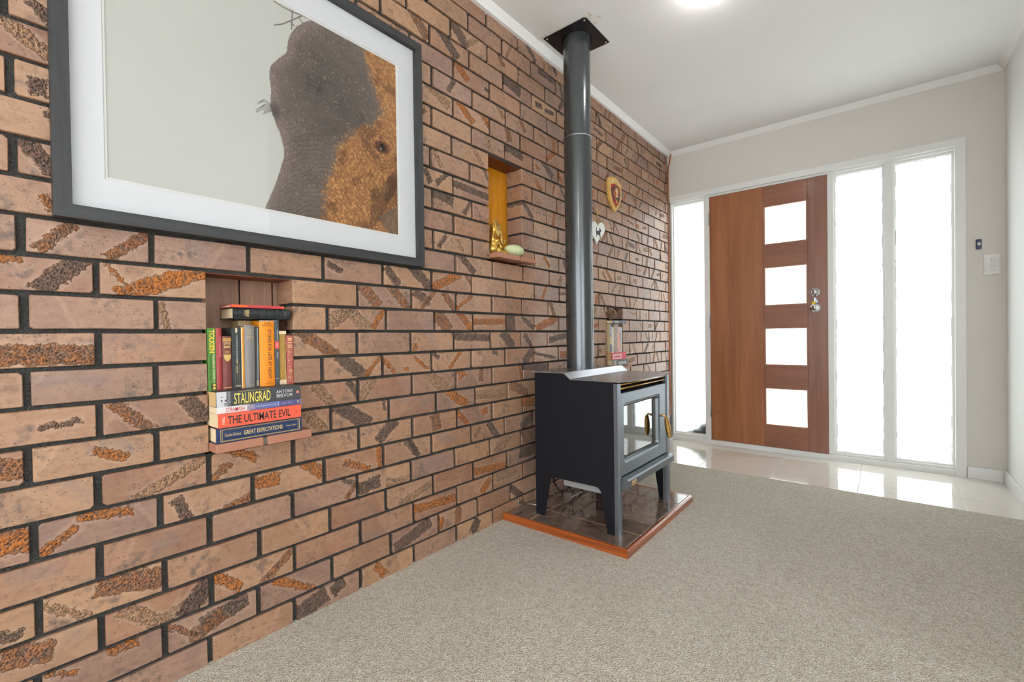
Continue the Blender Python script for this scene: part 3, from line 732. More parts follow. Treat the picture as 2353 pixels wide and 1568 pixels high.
# keys on a ring hanging from the deadlatch
KX, KY = 1.080, DY0 - .036
ky = thing('key_ring', 'bunch of keys with a round yellow tag hanging from the door lock', 'keys', (KX, KY, 1.135))
rg = [(KX + .012 * math.sin(a), KY - .001, 1.174 + .013 * math.cos(a)) for a in [2 * PI * k / 20 for k in range(21)]]
MB().tube(rg, .0011, 6, False).build('ring', 'chrome', ky)
MB().lathe([(0, -.0012), (.0125, -.0012), (.0125, .0012), (0, .0012)], (KX - .006, KY - .003, 1.122), 'Y', 20, False).build('yellow_tag', plain('yellow_key_tag', (222, 190, 40), .45), ky)
MB().tube([(KX - .002, KY - .001, 1.163), (KX - .006, KY - .002, 1.135)], .0012, 6).build('chain', 'chrome', ky)
MB().prism([(KX + .000, 1.160), (KX + .005, 1.162), (KX + .022, 1.128), (KX + .014, 1.121), (KX + .006, 1.128)], KY + .002, KY + .0042, 'Y').build('key', plain('pale_blue_key', (150, 176, 190), .3, .6), ky)
MB().prism([(KX - .003, 1.160), (KX + .001, 1.160), (KX + .004, 1.130), (KX - .002, 1.130)], KY + .006, KY + .008, 'Y').build('key', 'chrome', ky)

# dark leafy pot standing outside against the narrow sidelight
pot = thing('outdoor_shrub', 'dark shrub seen blurred through the bottom of the narrow sidelight', 'shrub', (.27, YW + .17, -.12))
rr = random.Random(5); m = MB()
for k in range(1500):
    u = rr.random() ** .6
    x = .10 + .235 * u; top = .06 + .155 * u ** 1.7
    c_ = Vector((x, YW + .056 + .05 * rr.random(), -.05 + (top + .05) * rr.random() ** .8))
    d1 = Vector((rr.uniform(-1, 1), rr.uniform(-.4, .4), rr.uniform(-.3, 1))).normalized() * .016; d2 = d1.orthogonal().normalized() * .008
    m.add([c_ - d1, c_ + d2, c_ + d1, c_ - d2], [(0, 1, 2, 3)])
m.build('foliage', plain('dark_blue_green_leaf', (34, 44, 56), .5, var=.3), pot)
MB().lathe([(0, 0), (.05, 0), (.06, .09), (.055, .1), (0, .1)], (.29, YW + .19, -.12), 'Z', 20).build('pot', plain('dark_pot', (38, 40, 48), .6), pot)

# light switch and door bell button
sw = thing('light_switch', 'white wall switch plate with three oval rockers right of the door', 'light switch', (1.98, YW, 1.243))
MB().box(1.944, 2.016, YW - .008, YW, 1.243, 1.367, .003, 2).build('plate', plain('white_switch_plastic', (226, 226, 222), .3, var=.01), sw)
MB().box(1.952, 2.0085, YW - .0105, YW - .0078, 1.264, 1.346, .0012).build('insert', plain('white_switch_insert', (222, 222, 219), .35, var=.01), sw)
for z in (1.333, 1.306, 1.279):
    m = MB().lathe([(0, -.0045), (.0075, -.004), (.0085, -.002), (.0085, .0)], (1.9815, YW - .0105, z), 'Y', 20, True, 1.0, 1.0)
    m.v = [((q[0] - 1.9815) * 1.08 + 1.9815, q[1], (q[2] - z) * 1.12 + z) for q in m.v]
    o = m.build('rocker', plain('rocker_white', (230, 230, 227), .3, var=.01), sw)
    MB().lathe([(.0086, 0), (.0102, -.0004), (.0102, 0)], (1.9815, YW - .0105, z), 'Y', 20).build('rocker_gap', plain('switch_shadow_line', (150, 150, 146), .6), o)
bl = thing('bell_push', 'small navy door chime button with a cream oval above the switch', 'button', (1.922, YW, 1.406))
MB().box(1.9105, 1.9345, YW - .014, YW, 1.404, 1.465, .002).build('body', plain('navy_plastic', (44, 56, 96), .4), bl)
m = MB().lathe([(0, -.002), (.0065, -.0015), (.0075, 0)], (1.9235, YW - .014, 1.436), 'Y', 20); m.v = [((q[0] - 1.9235) * 1.0 + 1.9235, q[1], (q[2] - 1.436) * 1.25 + 1.436) for q in m.v]
m.build('push', plain('cream_push', (222, 216, 190), .35), bl)

# copper tube down the corner
pts = [(.042, YW - .018, ZC), (.038, YW - .018, 2.475), (.026, YW - .020, 2.41), (.014, YW - .020, 2.36)] + [(.0125, YW - .020, 2.30 - .28 * k) for k in range(8)] + [(.012, YW - .021, .255), (.011, YW - .026, .215), (.009, YW - .042, .185), (.008, YW - .07, .165)]
cp = MB().tube(pts, .0055, 10).build('copper_pipe', 'copper'); tag(cp, 'thin copper pipe running down the corner between brick wall and sidelight', 'pipe')

# ------------------------------------------------------------------ flue, ceiling plate
FX, FYc = .2, 1.218
st = empty('wood_heater', (.355, 1.185, .034))
tag(st, 'black steel wood heater with glass door, four legs and tall flue pipe', 'wood heater')
SY0, SY1, SX0, SX1, HZ = .885, 1.485, .135, .575, .034
m = MB(); m.tube([(FX, FYc, .728), (FX, FYc, 1.962)], .0735, 40, False)
fl = m.build('flue_pipe', 'flue', st)
m = MB(); m.tube([(FX, FYc, 1.94), (FX, FYc, ZC - .002)], .0712, 40, False); m.build('flue_pipe_upper', 'flue', st)
MB().lathe([(.0712, -.003), (.0745, -.003), (.075, 0), (.0745, .003), (.0712, .003)], (FX, FYc, 1.962), 'Z', 40).build('joint_ring', 'steel', st)
d = Vector((CAM.x - FX, CAM.y - FYc, 0)).normalized()
MB().lathe([(0, .003), (.002, .002), (.003, 0)], (FX + d.x * .0735, FYc + d.y * .0735, 1.978), 'Z', 10).build('rivet', 'screw', st)
pl = thing('ceiling_plate', 'square black flue plate screwed to the ceiling', 'plate', (FX, FYc, ZC))
pm = MB(); h_ = .1275; n_ = 32; rin = .079
ov = []; sq = []
for k in range(n_):
    a = 2 * PI * k / n_; ca, sa = math.cos(a), math.sin(a); q = h_ / max(abs(ca), abs(sa)); ov.append((rin * ca, rin * sa)); sq.append((q * ca, q * sa))
CXp, CYp = FX + .002, FYc
for z_ in (ZC - .0035, ZC - .0005):
    pass
vv = [(CXp + a[0], CYp + a[1], ZC - .0045) for a in ov] + [(CXp + a[0], CYp + a[1], ZC - .0045) for a in sq] + [(CXp + a[0], CYp + a[1], ZC - .0005) for a in sq] + [(CXp + a[0], CYp + a[1], ZC - .0005) for a in ov]
ff = []
for b0, b1 in ((0, n_), (n_, 2 * n_), (3 * n_, 0)):
    ff += [(b0 + k, b0 + (k + 1) % n_, b1 + (k + 1) % n_, b1 + k) for k in range(n_)]
pm.add(vv, ff).build('plate', 'flue_plate', pl)
MB().lathe([(.0700, 0), (.081, 0)], (CXp, CYp, ZC - .0006), 'Z', 32).build('gap_shadow', 'dark_gap', pl)
for sx in (-1, 1):
    for sy in (-1, 1):
        MB().lathe([(0, -.004), (.003, -.0035), (.0045, -.001), (.0045, 0)], (CXp + sx * .113, CYp + sy * .113, ZC - .0045), 'Z', 10).build('screw', 'screw', pl)
rr = random.Random(8); m = MB()
for (x, y) in [(.345, 1.11), (.36, 1.09), (.07, 1.08), (.10, 1.075), (.16, 1.08), (.345, 1.16), (.38, 1.13), (.20, 1.075), (.33, 1.085), (.055, 1.07)]:
    s_ = rr.uniform(.006, .016); n = 6; ps = [(x + s_ * rr.uniform(.5, 1.2) * math.cos(2 * PI * k / n), y + s_ * rr.uniform(.5, 1.2) * math.sin(2 * PI * k / n), ZC - .0006 - rr.random() * .006) for k in range(n)]
    m.add(ps + [(q[0], q[1], q[2] + .0008) for q in ps], [tuple(range(n)), tuple(range(n, 2 * n))[::-1]] + [(k, (k + 1) % n, n + (k + 1) % n, n + k) for k in range(n)])
o = m.build('peeling_paint', plain('flaking_paint', (222, 217, 208), .7, var=.12, scale=90), bpy.data.objects['ceiling']); o['kind'] = 'stuff'

# ------------------------------------------------------------------ wood heater body
T_ = .004
side = [(SX0 + .003, .729), (.308, .729), (.343, .702), (SX1 - .012, .699), (SX1 - .012, HZ), (.523, HZ), (.497, .205), (.490, .220), (.478, .229), (.462, .231), (.248, .231), (.236, .228), (.226, .219), (.220, .203), (.190, HZ), (SX0 + .003, HZ)]
def side_plate(y):
    return MB().prism([(a, b) for a, b in side][::-1], y, y + T_, 'Y')
side_plate(SY0).build('side_panel', 'stove_side', st)
side_plate(SY1 - T_).build('side_panel', 'stove_side', st)
def post(y0, y1):
    # corner post with a soft front edge, runs down as the front leg
    c_ = .006
    return MB().prism([(SX1 - .014, y0), (SX1 + .004, y0), (SX1 + .010, y0 + c_), (SX1 + .010, y1 - c_), (SX1 + .004, y1), (SX1 - .014, y1)], HZ, .697, 'Z')
post(SY0 - .0005, SY0 + .027).build('front_leg', 'stove_front', st)
post(SY1 - .045, SY1 + .0005).build('front_leg', 'stove_front', st)
MB().prism([(.525, HZ), (.566, HZ), (.566, .24), (.499, .22)], SY1 - .012, SY1 - .003, 'Y').build('leg_gusset', 'stove_side', st)
# body box
MB().box(SX0 + .004, SX1 - .045, SY0 + T_, SY1 - T_, .231, .70).build('firebox', 'fire_dark', st)
MB().box(.285, .50, SY0 + .02, SY1 - .02, .196, .2305, .003).build('heat_shield', 'under_grey', st)
# top plate: rear flat, slope, lower flat with bowed front edge
tz = .004; nb = 20
rear = [(SX0 - .004, .731), (.308, .731), (.345, .7035)]
def top_ring(dz):
    rows = []
    for k in range(nb + 1):
        y = SY0 - .006 + (SY1 - SY0 + .012) * k / nb
        u = 2 * k / nb - 1
        xf = SX1 + .012 + .042 * (1 - u * u)
        rows.append([(rear[0][0], y, rear[0][1] + dz), (rear[1][0], y, rear[1][1] + dz), (rear[2][0], y, rear[2][1] + dz), (xf, y, .702 + dz)])
    return rows
A, B = top_ring(tz), top_ring(0)
m = MB(); nn = nb + 1
va = [q for r_ in A for q in r_]; vb = [q for r_ in B for q in r_]; o_ = len(va)
fs = []
for k in range(nb):
    for j in range(3):
        i0 = k * 4 + j; fs.append((i0, i0 + 1, i0 + 5, i0 + 4)); fs.append((o_ + i0, o_ + i0 + 4, o_ + i0 + 5, o_ + i0 + 1))
    fs.append((k * 4 + 3, o_ + k * 4 + 3, o_ + k * 4 + 7, k * 4 + 7)); fs.append((k * 4, k * 4 + 4, o_ + k * 4 + 4, o_ + k * 4))
for e in (0, nb):
    for j in range(3): fs.append((e * 4 + j, o_ + e * 4 + j, o_ + e * 4 + j + 1, e * 4 + j + 1))
m.add(va + vb, fs).build('top_plate', 'stove_top', st)
# grille with two brass rails
GY0, GY1 = SY0 + .028, SY1 - .046
MB().box(SX1 - .05, SX1 - .03, GY0, GY1, .655, .70).build('grille_recess', 'dark_gap', st)
for z in (.690, .672):
    MB().tube([(SX1 + .001, GY0 + .001, z), (SX1 + .001, GY1 - .001, z)], .0042, 10).build('brass_rail', 'brass', st)
m = MB()
for k in range(16):
    y = GY0 + .02 + (GY1 - GY0 - .04) * k / 15
    m.box(SX1 - .028, SX1 - .02, y - .001, y + .001, .664, .697)
m.build('grille_fins', 'stove_side', st)['kind'] = 'stuff'
# door with chamfered opening and glass
OY0, OY1, OZ0, OZ1 = .942, 1.362, .338, .607
GX = SX1 + .004
def rrect(y0, y1, z0, z1, r, n=5):
    out = []
    for (cy, cz, a0) in ((y1 - r, z1 - r, 0), (y0 + r, z1 - r, PI / 2), (y0 + r, z0 + r, PI), (y1 - r, z0 + r, 1.5 * PI)):
        for k in range(n + 1):
            a = a0 + PI / 2 * k / n; out.append((cy + r * math.cos(a), cz + r * math.sin(a)))
    return out
def rings(levels, close_back=False):
    m = MB(); n = len(levels[0][1]); v = []
    for x, ring in levels: v += [(x, a, b) for a, b in ring]
    fs = [(i * n + k, i * n + (k + 1) % n, (i + 1) * n + (k + 1) % n, (i + 1) * n + k) for i in range(len(levels) - 1) for k in range(n)]
    return m.add(v, fs)
out_r = rrect(GY0 + .001, GY1 - .001, .288, .652, .004)
hd = rings([(GX - .028, out_r), (GX, out_r), (GX + .0015, rrect(GY0 + .003, GY1 - .003, .290, .650, .004)), (GX + .0015, rrect(OY0, OY1, OZ0, OZ1, .022)), (GX - .002, rrect(OY0 + .003, OY1 - .003, OZ0 + .003, OZ1 - .003, .02)),
            (GX - .004, rrect(OY0 + .010, OY1 - .010, OZ0 + .010, OZ1 - .010, .016)), (GX - .010, rrect(OY0 + .013, OY1 - .013, OZ0 + .013, OZ1 - .013, .014)), (GX - .028, rrect(OY0 + .020, OY1 - .020, OZ0 + .020, OZ1 - .020, .012)), (GX - .028, out_r)])
dp = hd.build('door', 'stove_front', st)
MB().box(GX - .026, GX - .021, OY0 + .016, OY1 - .016, OZ0 + .016, OZ1 - .016).build('glass', 'stove_glass', dp)
rgk = rrect(OY0 + .0185, OY1 - .0185, OZ0 + .0185, OZ1 - .0185, .012)
MB().tube([(GX - .019, a, b) for a, b in rgk + rgk[:1]], .0025, 6, False).build('rope_seal', plain('beige_rope_seal', (96, 88, 72), .8), dp)
# coiled brass handle
hp = Vector((GX + .002, 1.362, .492))
pts = [hp, hp + Vector((.018, .002, .003)), hp + Vector((.028, .006, -.008))]
MB().tube(pts, .0055, 10).build('handle_stem', 'brass', dp)
a0, a1 = hp + Vector((.028, .006, -.008)), hp + Vector((.036, .030, -.112))
ax = (a1 - a0); L = ax.length; ax.normalize(); e1 = ax.orthogonal().normalized(); e2 = ax.cross(e1); co = []; turns = 19; NS = turns * 10
for k in range(NS + 1):
    u = k / NS; R = .0045 + .0075 * math.sin(PI * min(1, u * .92 + .06)) ** .8
    a = 2 * PI * turns * u; co.append(a0 + ax * (L * u) + (e1 * math.cos(a) + e2 * math.sin(a)) * R)
MB().tube(co, .0026, 6).tube([a0, a1], .0045, 8).build('coil_handle', 'brass', dp)
# ash lip with maker badge
lip = MB().prism([(SX1 - .02, .282), (SX1 + .006, .284), (SX1 + .034, .280), (SX1 + .040, .274), (SX1 + .038, .244), (SX1 + .030, .240), (SX1 - .02, .218)], SY0 + .026, SY1 - .022, 'Y')
lp = lip.build('ash_lip', 'stove_front', st)
MB().box(SX1 + .0375, SX1 + .0415, .942, .990, .2465, .2685, .0012).build('maker_badge', plain('bronze_badge', (186, 156, 112), .35, .8), lp)
m = MB()
for k in range(3): m.box(SX1 + .0415, SX1 + .0422, .962, .986, .2495 + k * .0058, .2525 + k * .0058)
m.box(SX1 + .0415, SX1 + .0422, .946, .957, .250, .265); m.build('badge_relief', plain('pale_bronze', (216, 192, 150), .35, .8), lp)
MB().box(SX0 + .003, SX0 + .006, SY0 + T_, SY1 - T_, .231, .728).build('back_panel', 'stove_side', st)
m = MB().tube([(0.0, .918, .052), (SX0 + .004, .93, .058)], .004, 8); m.tube([(-.004, .918, .052), (.008, .918, .052)], .009, 8)
m.build('wall_tie', 'steel', st)
# power cord of the fan, looping below the body
q = [(.142, 1.017, .225), (.15, 1.017, .184), (.15, 1.028, .150), (.15, 1.07, .106), (.15, 1.125, .079), (.15, 1.196, .065), (.15, 1.305, .052), (.12, 1.36, .050), (.06, 1.38, .05), (.0, 1.38, .06)]
q2 = [(.15, 1.16, .196), (.15, 1.165, .12), (.15, 1.19, .066), (.15, 1.222, .041), (.15, 1.263, .040), (.15, 1.30, .048), (.14, 1.34, .055), (.05, 1.41, .06), (.0, 1.42, .075)]
def smooth_path(P, n=6):
    P = [Vector(p) for p in P]; out = []
    for i in range(len(P) - 1):
        p0, p1, p2, p3 = P[max(i - 1, 0)], P[i], P[i + 1], P[min(i + 2, len(P) - 1)]
        for k in range(n):
            t = k / n
            out.append(.5 * ((2 * p1) + (p2 - p0) * t + (2 * p0 - 5 * p1 + 4 * p2 - p3) * t * t + (-p0 + 3 * p1 - 3 * p2 + p3) * t ** 3))
    return out + [P[-1]]
MB().tube(smooth_path(q), .0035, 8).build('power_cord', 'black', st)
MB().tube(smooth_path(q2), .0028, 8).build('power_cord', 'black', st)

# ------------------------------------------------------------------ hearth
he = thing('hearth', 'low hearth of brown marble tiles edged with varnished timber below the heater', 'hearth', (.33, 1.19, 0))
HX, HY0, HY1 = .664, .790, 1.596
MB().box(.002, HX - .02, HY0 + .02, HY1 - .02, -.002, .0328).build('bed', 'grout_tan', he)
E_ = .0155
def edge(pts, name, mat):
    return MB().prism(pts, -.004, .0, 'Z')
def trim_strip(p, mat):   # p: inner/outer corners (x,y)*4, chamfered top
    (a, b, c_, d) = p
    m = MB(); z0, z1 = -.004, .034
    ins = lambda o, i: (o[0] + (i[0] - o[0]) * .35, o[1] + (i[1] - o[1]) * .35)
    oa, ob = a, b; ia, ib = d, c_
    v = [(oa[0], oa[1], z0), (ob[0], ob[1], z0), (ob[0], ob[1], z1 - .007), (oa[0], oa[1], z1 - .007), (*ins(oa, ia), z1), (*ins(ob, ib), z1), (ib[0], ib[1], z1), (ia[0], ia[1], z1), (ib[0], ib[1], z0), (ia[0], ia[1], z0)]
    m.add(v, [(0, 1, 2, 3), (3, 2, 5, 4), (4, 5, 6, 7), (7, 6, 8, 9), (0, 9, 8, 1), (0, 3, 4, 7, 9), (1, 8, 6, 5, 2)])
    m.build('edge_strip', mat, he)
trim_strip([(.002, HY0), (HX, HY0), (HX - E_, HY0 + E_), (.002, HY0 + E_)], 'hearth_wood')
trim_strip([(HX, HY0), (HX, HY1), (HX - E_, HY1 - E_), (HX - E_, HY0 + E_)], 'hearth_wood_y')
trim_strip([(HX, HY1), (.002, HY1), (.002, HY1 - E_), (HX - E_, HY1 - E_)], 'hearth_wood')
gx = [.004, .158, HX - E_ - .001]; gy = [HY0 + E_ + .001, .959, 1.424, HY1 - E_ - .001]
for i in range(2):
    for j in range(3):
        xs_ = [gx[i] + .0028, gx[i + 1] - .0028]
        MB().box(xs_[0], xs_[1], gy[j] + .0028, gy[j + 1] - .0028, .028, HZ, .0008).build('tile', 'hearth_tile', he)

# ------------------------------------------------------------------ framed elephant photograph
PY0, PY1, PZ0, PZ1 = -.774, .290, 1.194, 2.086
pic = thing('framed_picture', 'large photograph of an elephant in white mat and charcoal timber frame on the brick wall', 'picture', (0, (PY0 + PY1) / 2, PZ0))
FWd = .031
def frame_bar(o0, o1, i1, i0, mat):
    # outer edge o0-o1, inner edge i0-i1 as (y,z)
    m = MB(); xb, xf = .004, .035
    v = [(xb, *o0), (xb, *o1), (xb, *i1), (xb, *i0), (xf, *o0), (xf, *o1), (xf, *i1), (xf, *i0)]
    m.add(v, [(0, 3, 2, 1), (4, 5, 6, 7), (0, 1, 5, 4), (1, 2, 6, 5), (2, 3, 7, 6), (3, 0, 4, 7)])
    return m.build('frame_bar', mat, pic)
a_, b_, c_, d_ = (PY0, PZ0), (PY1, PZ0), (PY1, PZ1), (PY0, PZ1)
ia, ib, ic, id_ = (PY0 + FWd, PZ0 + FWd), (PY1 - FWd, PZ0 + FWd), (PY1 - FWd, PZ1 - FWd), (PY0 + FWd, PZ1 - FWd)
frame_bar(a_, b_, ib, ia, 'frame_wood'); frame_bar(b_, c_, ic, ib, 'frame_wood_v'); frame_bar(c_, d_, id_, ic, 'frame_wood'); frame_bar(d_, a_, ia, id_, 'frame_wood_v')
MB().box(.002, .006, PY0 + .008, PY1 - .008, PZ0 + .008, PZ1 - .008).build('backing_board', plain('brown_backing', (90, 70, 52), .9), pic)
QY0, QY1, QZ0, QZ1 = -.683, .185, 1.301, 1.968
MATX = .0165
def window_mat(y0, y1, z0, z1, x0, x1, oy0, oy1, oz0, oz1):
    m = MB()
    ob = [(oy0, oz0), (oy1, oz0), (oy1, oz1), (oy0, oz1)]; ib_ = [(y0, z0), (y1, z0), (y1, z1), (y0, z1)]; bb = [(y0 + .002, z0 + .002), (y1 - .002, z0 + .002), (y1 - .002, z1 - .002), (y0 + .002, z1 - .002)]
    v = [(x1, *q) for q in ob] + [(x1, *q) for q in ib_] + [(x0, *q) for q in bb]
    f_ = [(i, (i + 1) % 4, 4 + (i + 1) % 4, 4 + i) for i in range(4)] + [(4 + i, 4 + (i + 1) % 4, 8 + (i + 1) % 4, 8 + i) for i in range(4)]
    return m.add(v, f_)
window_mat(QY0, QY1, QZ0, QZ1, .0145, MATX, PY0 + .02, PY1 - .02, PZ0 + .02, PZ1 - .02).build('window_mat', plain('white_mat_board', (198, 200, 203), .7, var=.01), pic)
window_mat(QY0 + .0055, QY1 - .0055, QZ0 + .0055, QZ1 - .0055, .0125, .0144, QY0 - .01, QY1 + .01, QZ0 - .01, QZ1 + .01).build('inner_mat', plain('warm_white_mat_board', (202, 201, 195), .7, var=.01), pic)
# the print: a flat sheet of fine cells, each carrying its ink colour
NY, NZ = 440, 338
yy = np.linspace(QY0 - .004, QY1 + .004, NY); zz = np.linspace(QZ0 - .004, QZ1 + .004, NZ)
Yg, Zg = np.meshgrid(yy, zz)
rs = np.random.RandomState(3)
def vnoise(Y, Z, s, seed):
    r = np.random.RandomState(seed).rand(128, 128)
    a, b = Y * s + 40.3, Z * s + 11.7
    i, j = np.floor(a).astype(int), np.floor(b).astype(int); u, v = a - i, b - j
    u = u * u * (3 - 2 * u); v = v * v * (3 - 2 * v)
    g = lambda x, y: r[x % 128, y % 128]
    return (g(i, j) * (1 - u) + g(i + 1, j) * u) * (1 - v) + (g(i, j + 1) * (1 - u) + g(i + 1, j + 1) * u) * v
def fbm(Y, Z, s, seed, n=4):
    return sum(vnoise(Y, Z, s * 2 ** k, seed + k) * .5 ** k for k in range(n)) / sum(.5 ** k for k in range(n))
def inside(Y, Z, poly):
    r = np.zeros(Y.shape, bool); n = len(poly)
    for i in range(n):
        (x1, y1), (x2, y2) = poly[i], poly[(i + 1) % n]
        c = ((y1 > Z) != (y2 > Z)) & (Y < (x2 - x1) * (Z - y1) / (y2 - y1 + 1e-12) + x1)
        r ^= c
    return r
def near_line(Y, Z, P):
    d = np.full(Y.shape, 9.)
    for (x1, y1), (x2, y2) in zip(P, P[1:]):
        L = (x2 - x1) ** 2 + (y2 - y1) ** 2 + 1e-12
        t = np.clip(((Y - x1) * (x2 - x1) + (Z - y1) * (y2 - y1)) / L, 0, 1)
        d = np.minimum(d, np.hypot(Y - x1 - t * (x2 - x1), Z - y1 - t * (y2 - y1)))
    return d
OUT = [(-.313, 1.29), (-.313, 1.309), (-.291, 1.365), (-.266, 1.435), (-.254, 1.482), (-.253, 1.511), (-.266, 1.556), (-.284, 1.599), (-.292, 1.629), (-.289, 1.668), (-.293, 1.709), (-.293, 1.731), (-.287, 1.755), (-.265, 1.785), (-.243, 1.811), (-.237, 1.823), (-.235, 1.851), (-.228, 1.877), (-.207, 1.913), (-.183, 1.94), (-.159, 1.959), (-.141, 1.975), (.2, 1.98), (.2, 1.29)]
sm = lambda x, a, b: np.clip((x - a) / (b - a), 0, 1) ** 2 * (3 - 2 * np.clip((x - a) / (b - a), 0, 1))
wv = (fbm(Yg, Zg, 60, 11) - .5) * .004
el = inside(Yg + wv, Zg + wv, OUT)
img = np.zeros(Yg.shape + (3,))
img[:] = lin(176, 177, 171)
img *= (0.97 + .06 * fbm(Yg, Zg, 3, 21))[..., None]
# skin tones
grey, dark, mauve = np.array(lin(104, 93, 86)), np.array(lin(56, 49, 45)), np.array(lin(122, 106, 102))
org, orl, ord_ = np.array(lin(146, 98, 56)), np.array(lin(182, 134, 80)), np.array(lin(84, 52, 30))
n1 = fbm(Yg, Zg, 26, 31); n2 = fbm(Yg, Zg, 140, 41, 3); n3 = fbm(Yg, Zg, 8, 51)
ctr_d = np.hypot((Yg + .09) / 1.0, (Zg - 1.74) / .95)
sk = grey + (dark - grey) * (.25 + .45 * sm(ctr_d, .24, .05) + .5 * (n1 - .5) + .5 * (n2 - .5))[..., None].clip(0, 1)
edge_d = near_line(Yg, Zg, OUT[:22])
sk = sk + (mauve - sk) * (sm(edge_d, .045, .0) * .7)[..., None]
# orange lit side
bz = [1.96, 1.857, 1.76, 1.700, 1.653, 1.587, 1.478, 1.402, 1.29][::-1]; by = [.024, .067, .103, .07, -.010, -.066, -.107, -.127, -.129][::-1]
bd = np.interp(Zg, bz, by)
lit = sm(Yg - bd + (n1 - .5) * .05 + (n2 - .5) * .03, -.015, .03)
oc = org + (orl - org) * sm(n2, .45, .75)[..., None]
oc = oc + (ord_ - oc) * (sm(n1, .52, .68) * .6)[..., None]
sk = sk + (oc - sk) * lit[..., None]
# wrinkle net on cheek and trunk, finer on the forehead
q1 = Yg * .82 + Zg * .57; q2 = Yg * .75 - Zg * .66
warp = (fbm(Yg, Zg, 14, 61) - .5) * .05; warp2 = (fbm(Yg, Zg, 14, 71) - .5) * .05
low = sm(Zg, 1.70, 1.58)
w1 = np.abs(np.sin((q1 + warp) * 190)); w2 = np.abs(np.sin((q2 + warp2) * 240)); w3 = np.abs(np.sin((Zg + warp * .8 + .25 * (Yg + .1) ** 2 * 8) * 210))
cr = np.maximum(sm(w1, .30, .0), sm(w2, .26, .0)) * low * (.35 + .65 * lit)
cr = np.maximum(cr, sm(w3, .3, 0) * low * (1 - lit) * sm(n3, .35, .55) * .8)
vor = np.abs(np.sin((Yg + warp) * 420) * np.sin((Zg + warp2) * 400))
cr = np.maximum(cr, sm(vor, .22, .0) * (1 - low) * .45)
sk = sk * (1 - .72 * cr)[..., None]
hi = sm(n2, .66, .8) * (1 - lit) * .5
sk = sk + (np.array(lin(176, 160, 146)) - sk) * hi[..., None] * .6
# ear shadow, lower right
ear = inside(Yg + wv * 2, Zg + wv * 2, [(.059, 1.459), (.10, 1.47), (.2, 1.60), (.2, 1.52), (.135, 1.42), (.10, 1.36), (.075, 1.33), (.056, 1.309)])
sk = sk * np.where(ear, .5, 1.0)[..., None]
low_r = inside(Yg, Zg, [(.09, 1.36), (.2, 1.43), (.2, 1.29), (.15, 1.29)])
sk = sk + (np.array(lin(92, 78, 66)) - sk) * np.where(low_r, .75, 0)[..., None]
# eye
ey, ez = Yg - .112, Zg - .628
rot_y, rot_z = ey * .95 + ez * .3, -ey * .3 + ez * .95
r_ = np.hypot(rot_y / .030, rot_z / .022)
for k, rad in enumerate((1.25, 1.6, 1.95, 2.3)):
    rr_ = np.hypot(rot_y / .034, (rot_z) / .028)
    sk = sk * (1 - .45 * sm(np.abs(rr_ - rad), .10, .0))[..., None]
ball = np.hypot(Yg - .112, Zg - 1.626); lid = np.hypot((Yg - .112) / 1.5, Zg - 1.626)
sk = sk + (np.array(lin(70, 40, 22)) - sk) * sm(lid, .030, .016)[..., None] * .9
sk = sk + (np.array(lin(22, 16, 14)) - sk) * sm(ball, .017, .010)[..., None]
sk = sk + (np.array(lin(170, 150, 130)) - sk) * sm(np.hypot(Yg - .106, Zg - 1.619), .006, .002)[..., None] * .7
for rad in (.048, .060, .073):
    dd = np.abs(np.hypot((Yg - .112) / 1.15, Zg - 1.624) - rad); sk = sk * (1 - .4 * sm(dd, .004, .0))[..., None]
# far eye socket at the left outline
sk = sk * (1 - .6 * sm(np.hypot((Yg + .278) / .6, Zg - 1.615), .04, .01))[..., None]
img = np.where(el[..., None], sk, img)
# twig at the top and lashes
ink = np.array(lin(74, 60, 50))
tw = np.minimum.reduce([near_line(Yg, Zg, P) for P in ([(-.275, 1.957), (-.251, 1.954), (-.218, 1.955), (-.189, 1.960), (-.150, 1.963)], [(-.276, 1.883), (-.25, 1.90), (-.224, 1.924), (-.189, 1.957)], [(-.218, 1.961), (-.222, 1.897)], [(-.225, 1.92), (-.213, 1.913)], [(-.20, 1.95), (-.185, 1.935)])])
img = img + (ink - img) * (sm(tw, .0024, .0006) * ~el)[..., None]
ls = np.full(Yg.shape, 9.)
for k in range(8):
    a0 = (-.289, 1.634 - k * .003); L = .018 + .03 * rs.rand(); g_ = .35 - k * .16
    ls = np.minimum(ls, near_line(Yg, Zg, [a0, (a0[0] - L * .6, a0[1] + L * g_ * .5), (a0[0] - L, a0[1] + L * (g_ * .5 - .35))]))
img = img + (np.array(lin(60, 56, 54)) - img) * (sm(ls, .0018, .0004) * .8)[..., None]
vts = np.stack([np.full(Yg.shape, .0118), Yg, Zg], -1).reshape(-1, 3)
idx = np.arange(NY * NZ).reshape(NZ, NY)
fc_ = np.stack([idx[:-1, :-1], idx[:-1, 1:], idx[1:, 1:], idx[1:, :-1]], -1).reshape(-1, 4)
me = bpy.data.meshes.new('print')
me.vertices.add(len(vts)); me.vertices.foreach_set('co', (vts - np.array(pic.location)).ravel())
me.loops.add(fc_.size); me.loops.foreach_set('vertex_index', fc_.ravel())
me.polygons.add(len(fc_)); me.polygons.foreach_set('loop_start', np.arange(0, fc_.size, 4))
me.update(); me.validate()
ca_ = me.attributes.new('ink', 'FLOAT_COLOR', 'POINT')
ca_.data.foreach_set('color', np.concatenate([np.clip(img.reshape(-1, 3), 0, 1), el.reshape(-1, 1).astype(float)], 1).astype(np.float32).ravel())
t = NT('photographic_print')
an = t.node('ShaderNodeAttribute', attribute_type='GEOMETRY', attribute_name='ink')
o_ = t.obj()
g1 = t.noise(o_, 380, 4, .7); g2 = t.voro(t.mapping(o_, (1, 1, 1)), 260)
fac = t.math('ADD', t.math('MULTIPLY', g1, .9), t.math('MULTIPLY', g2, .35))
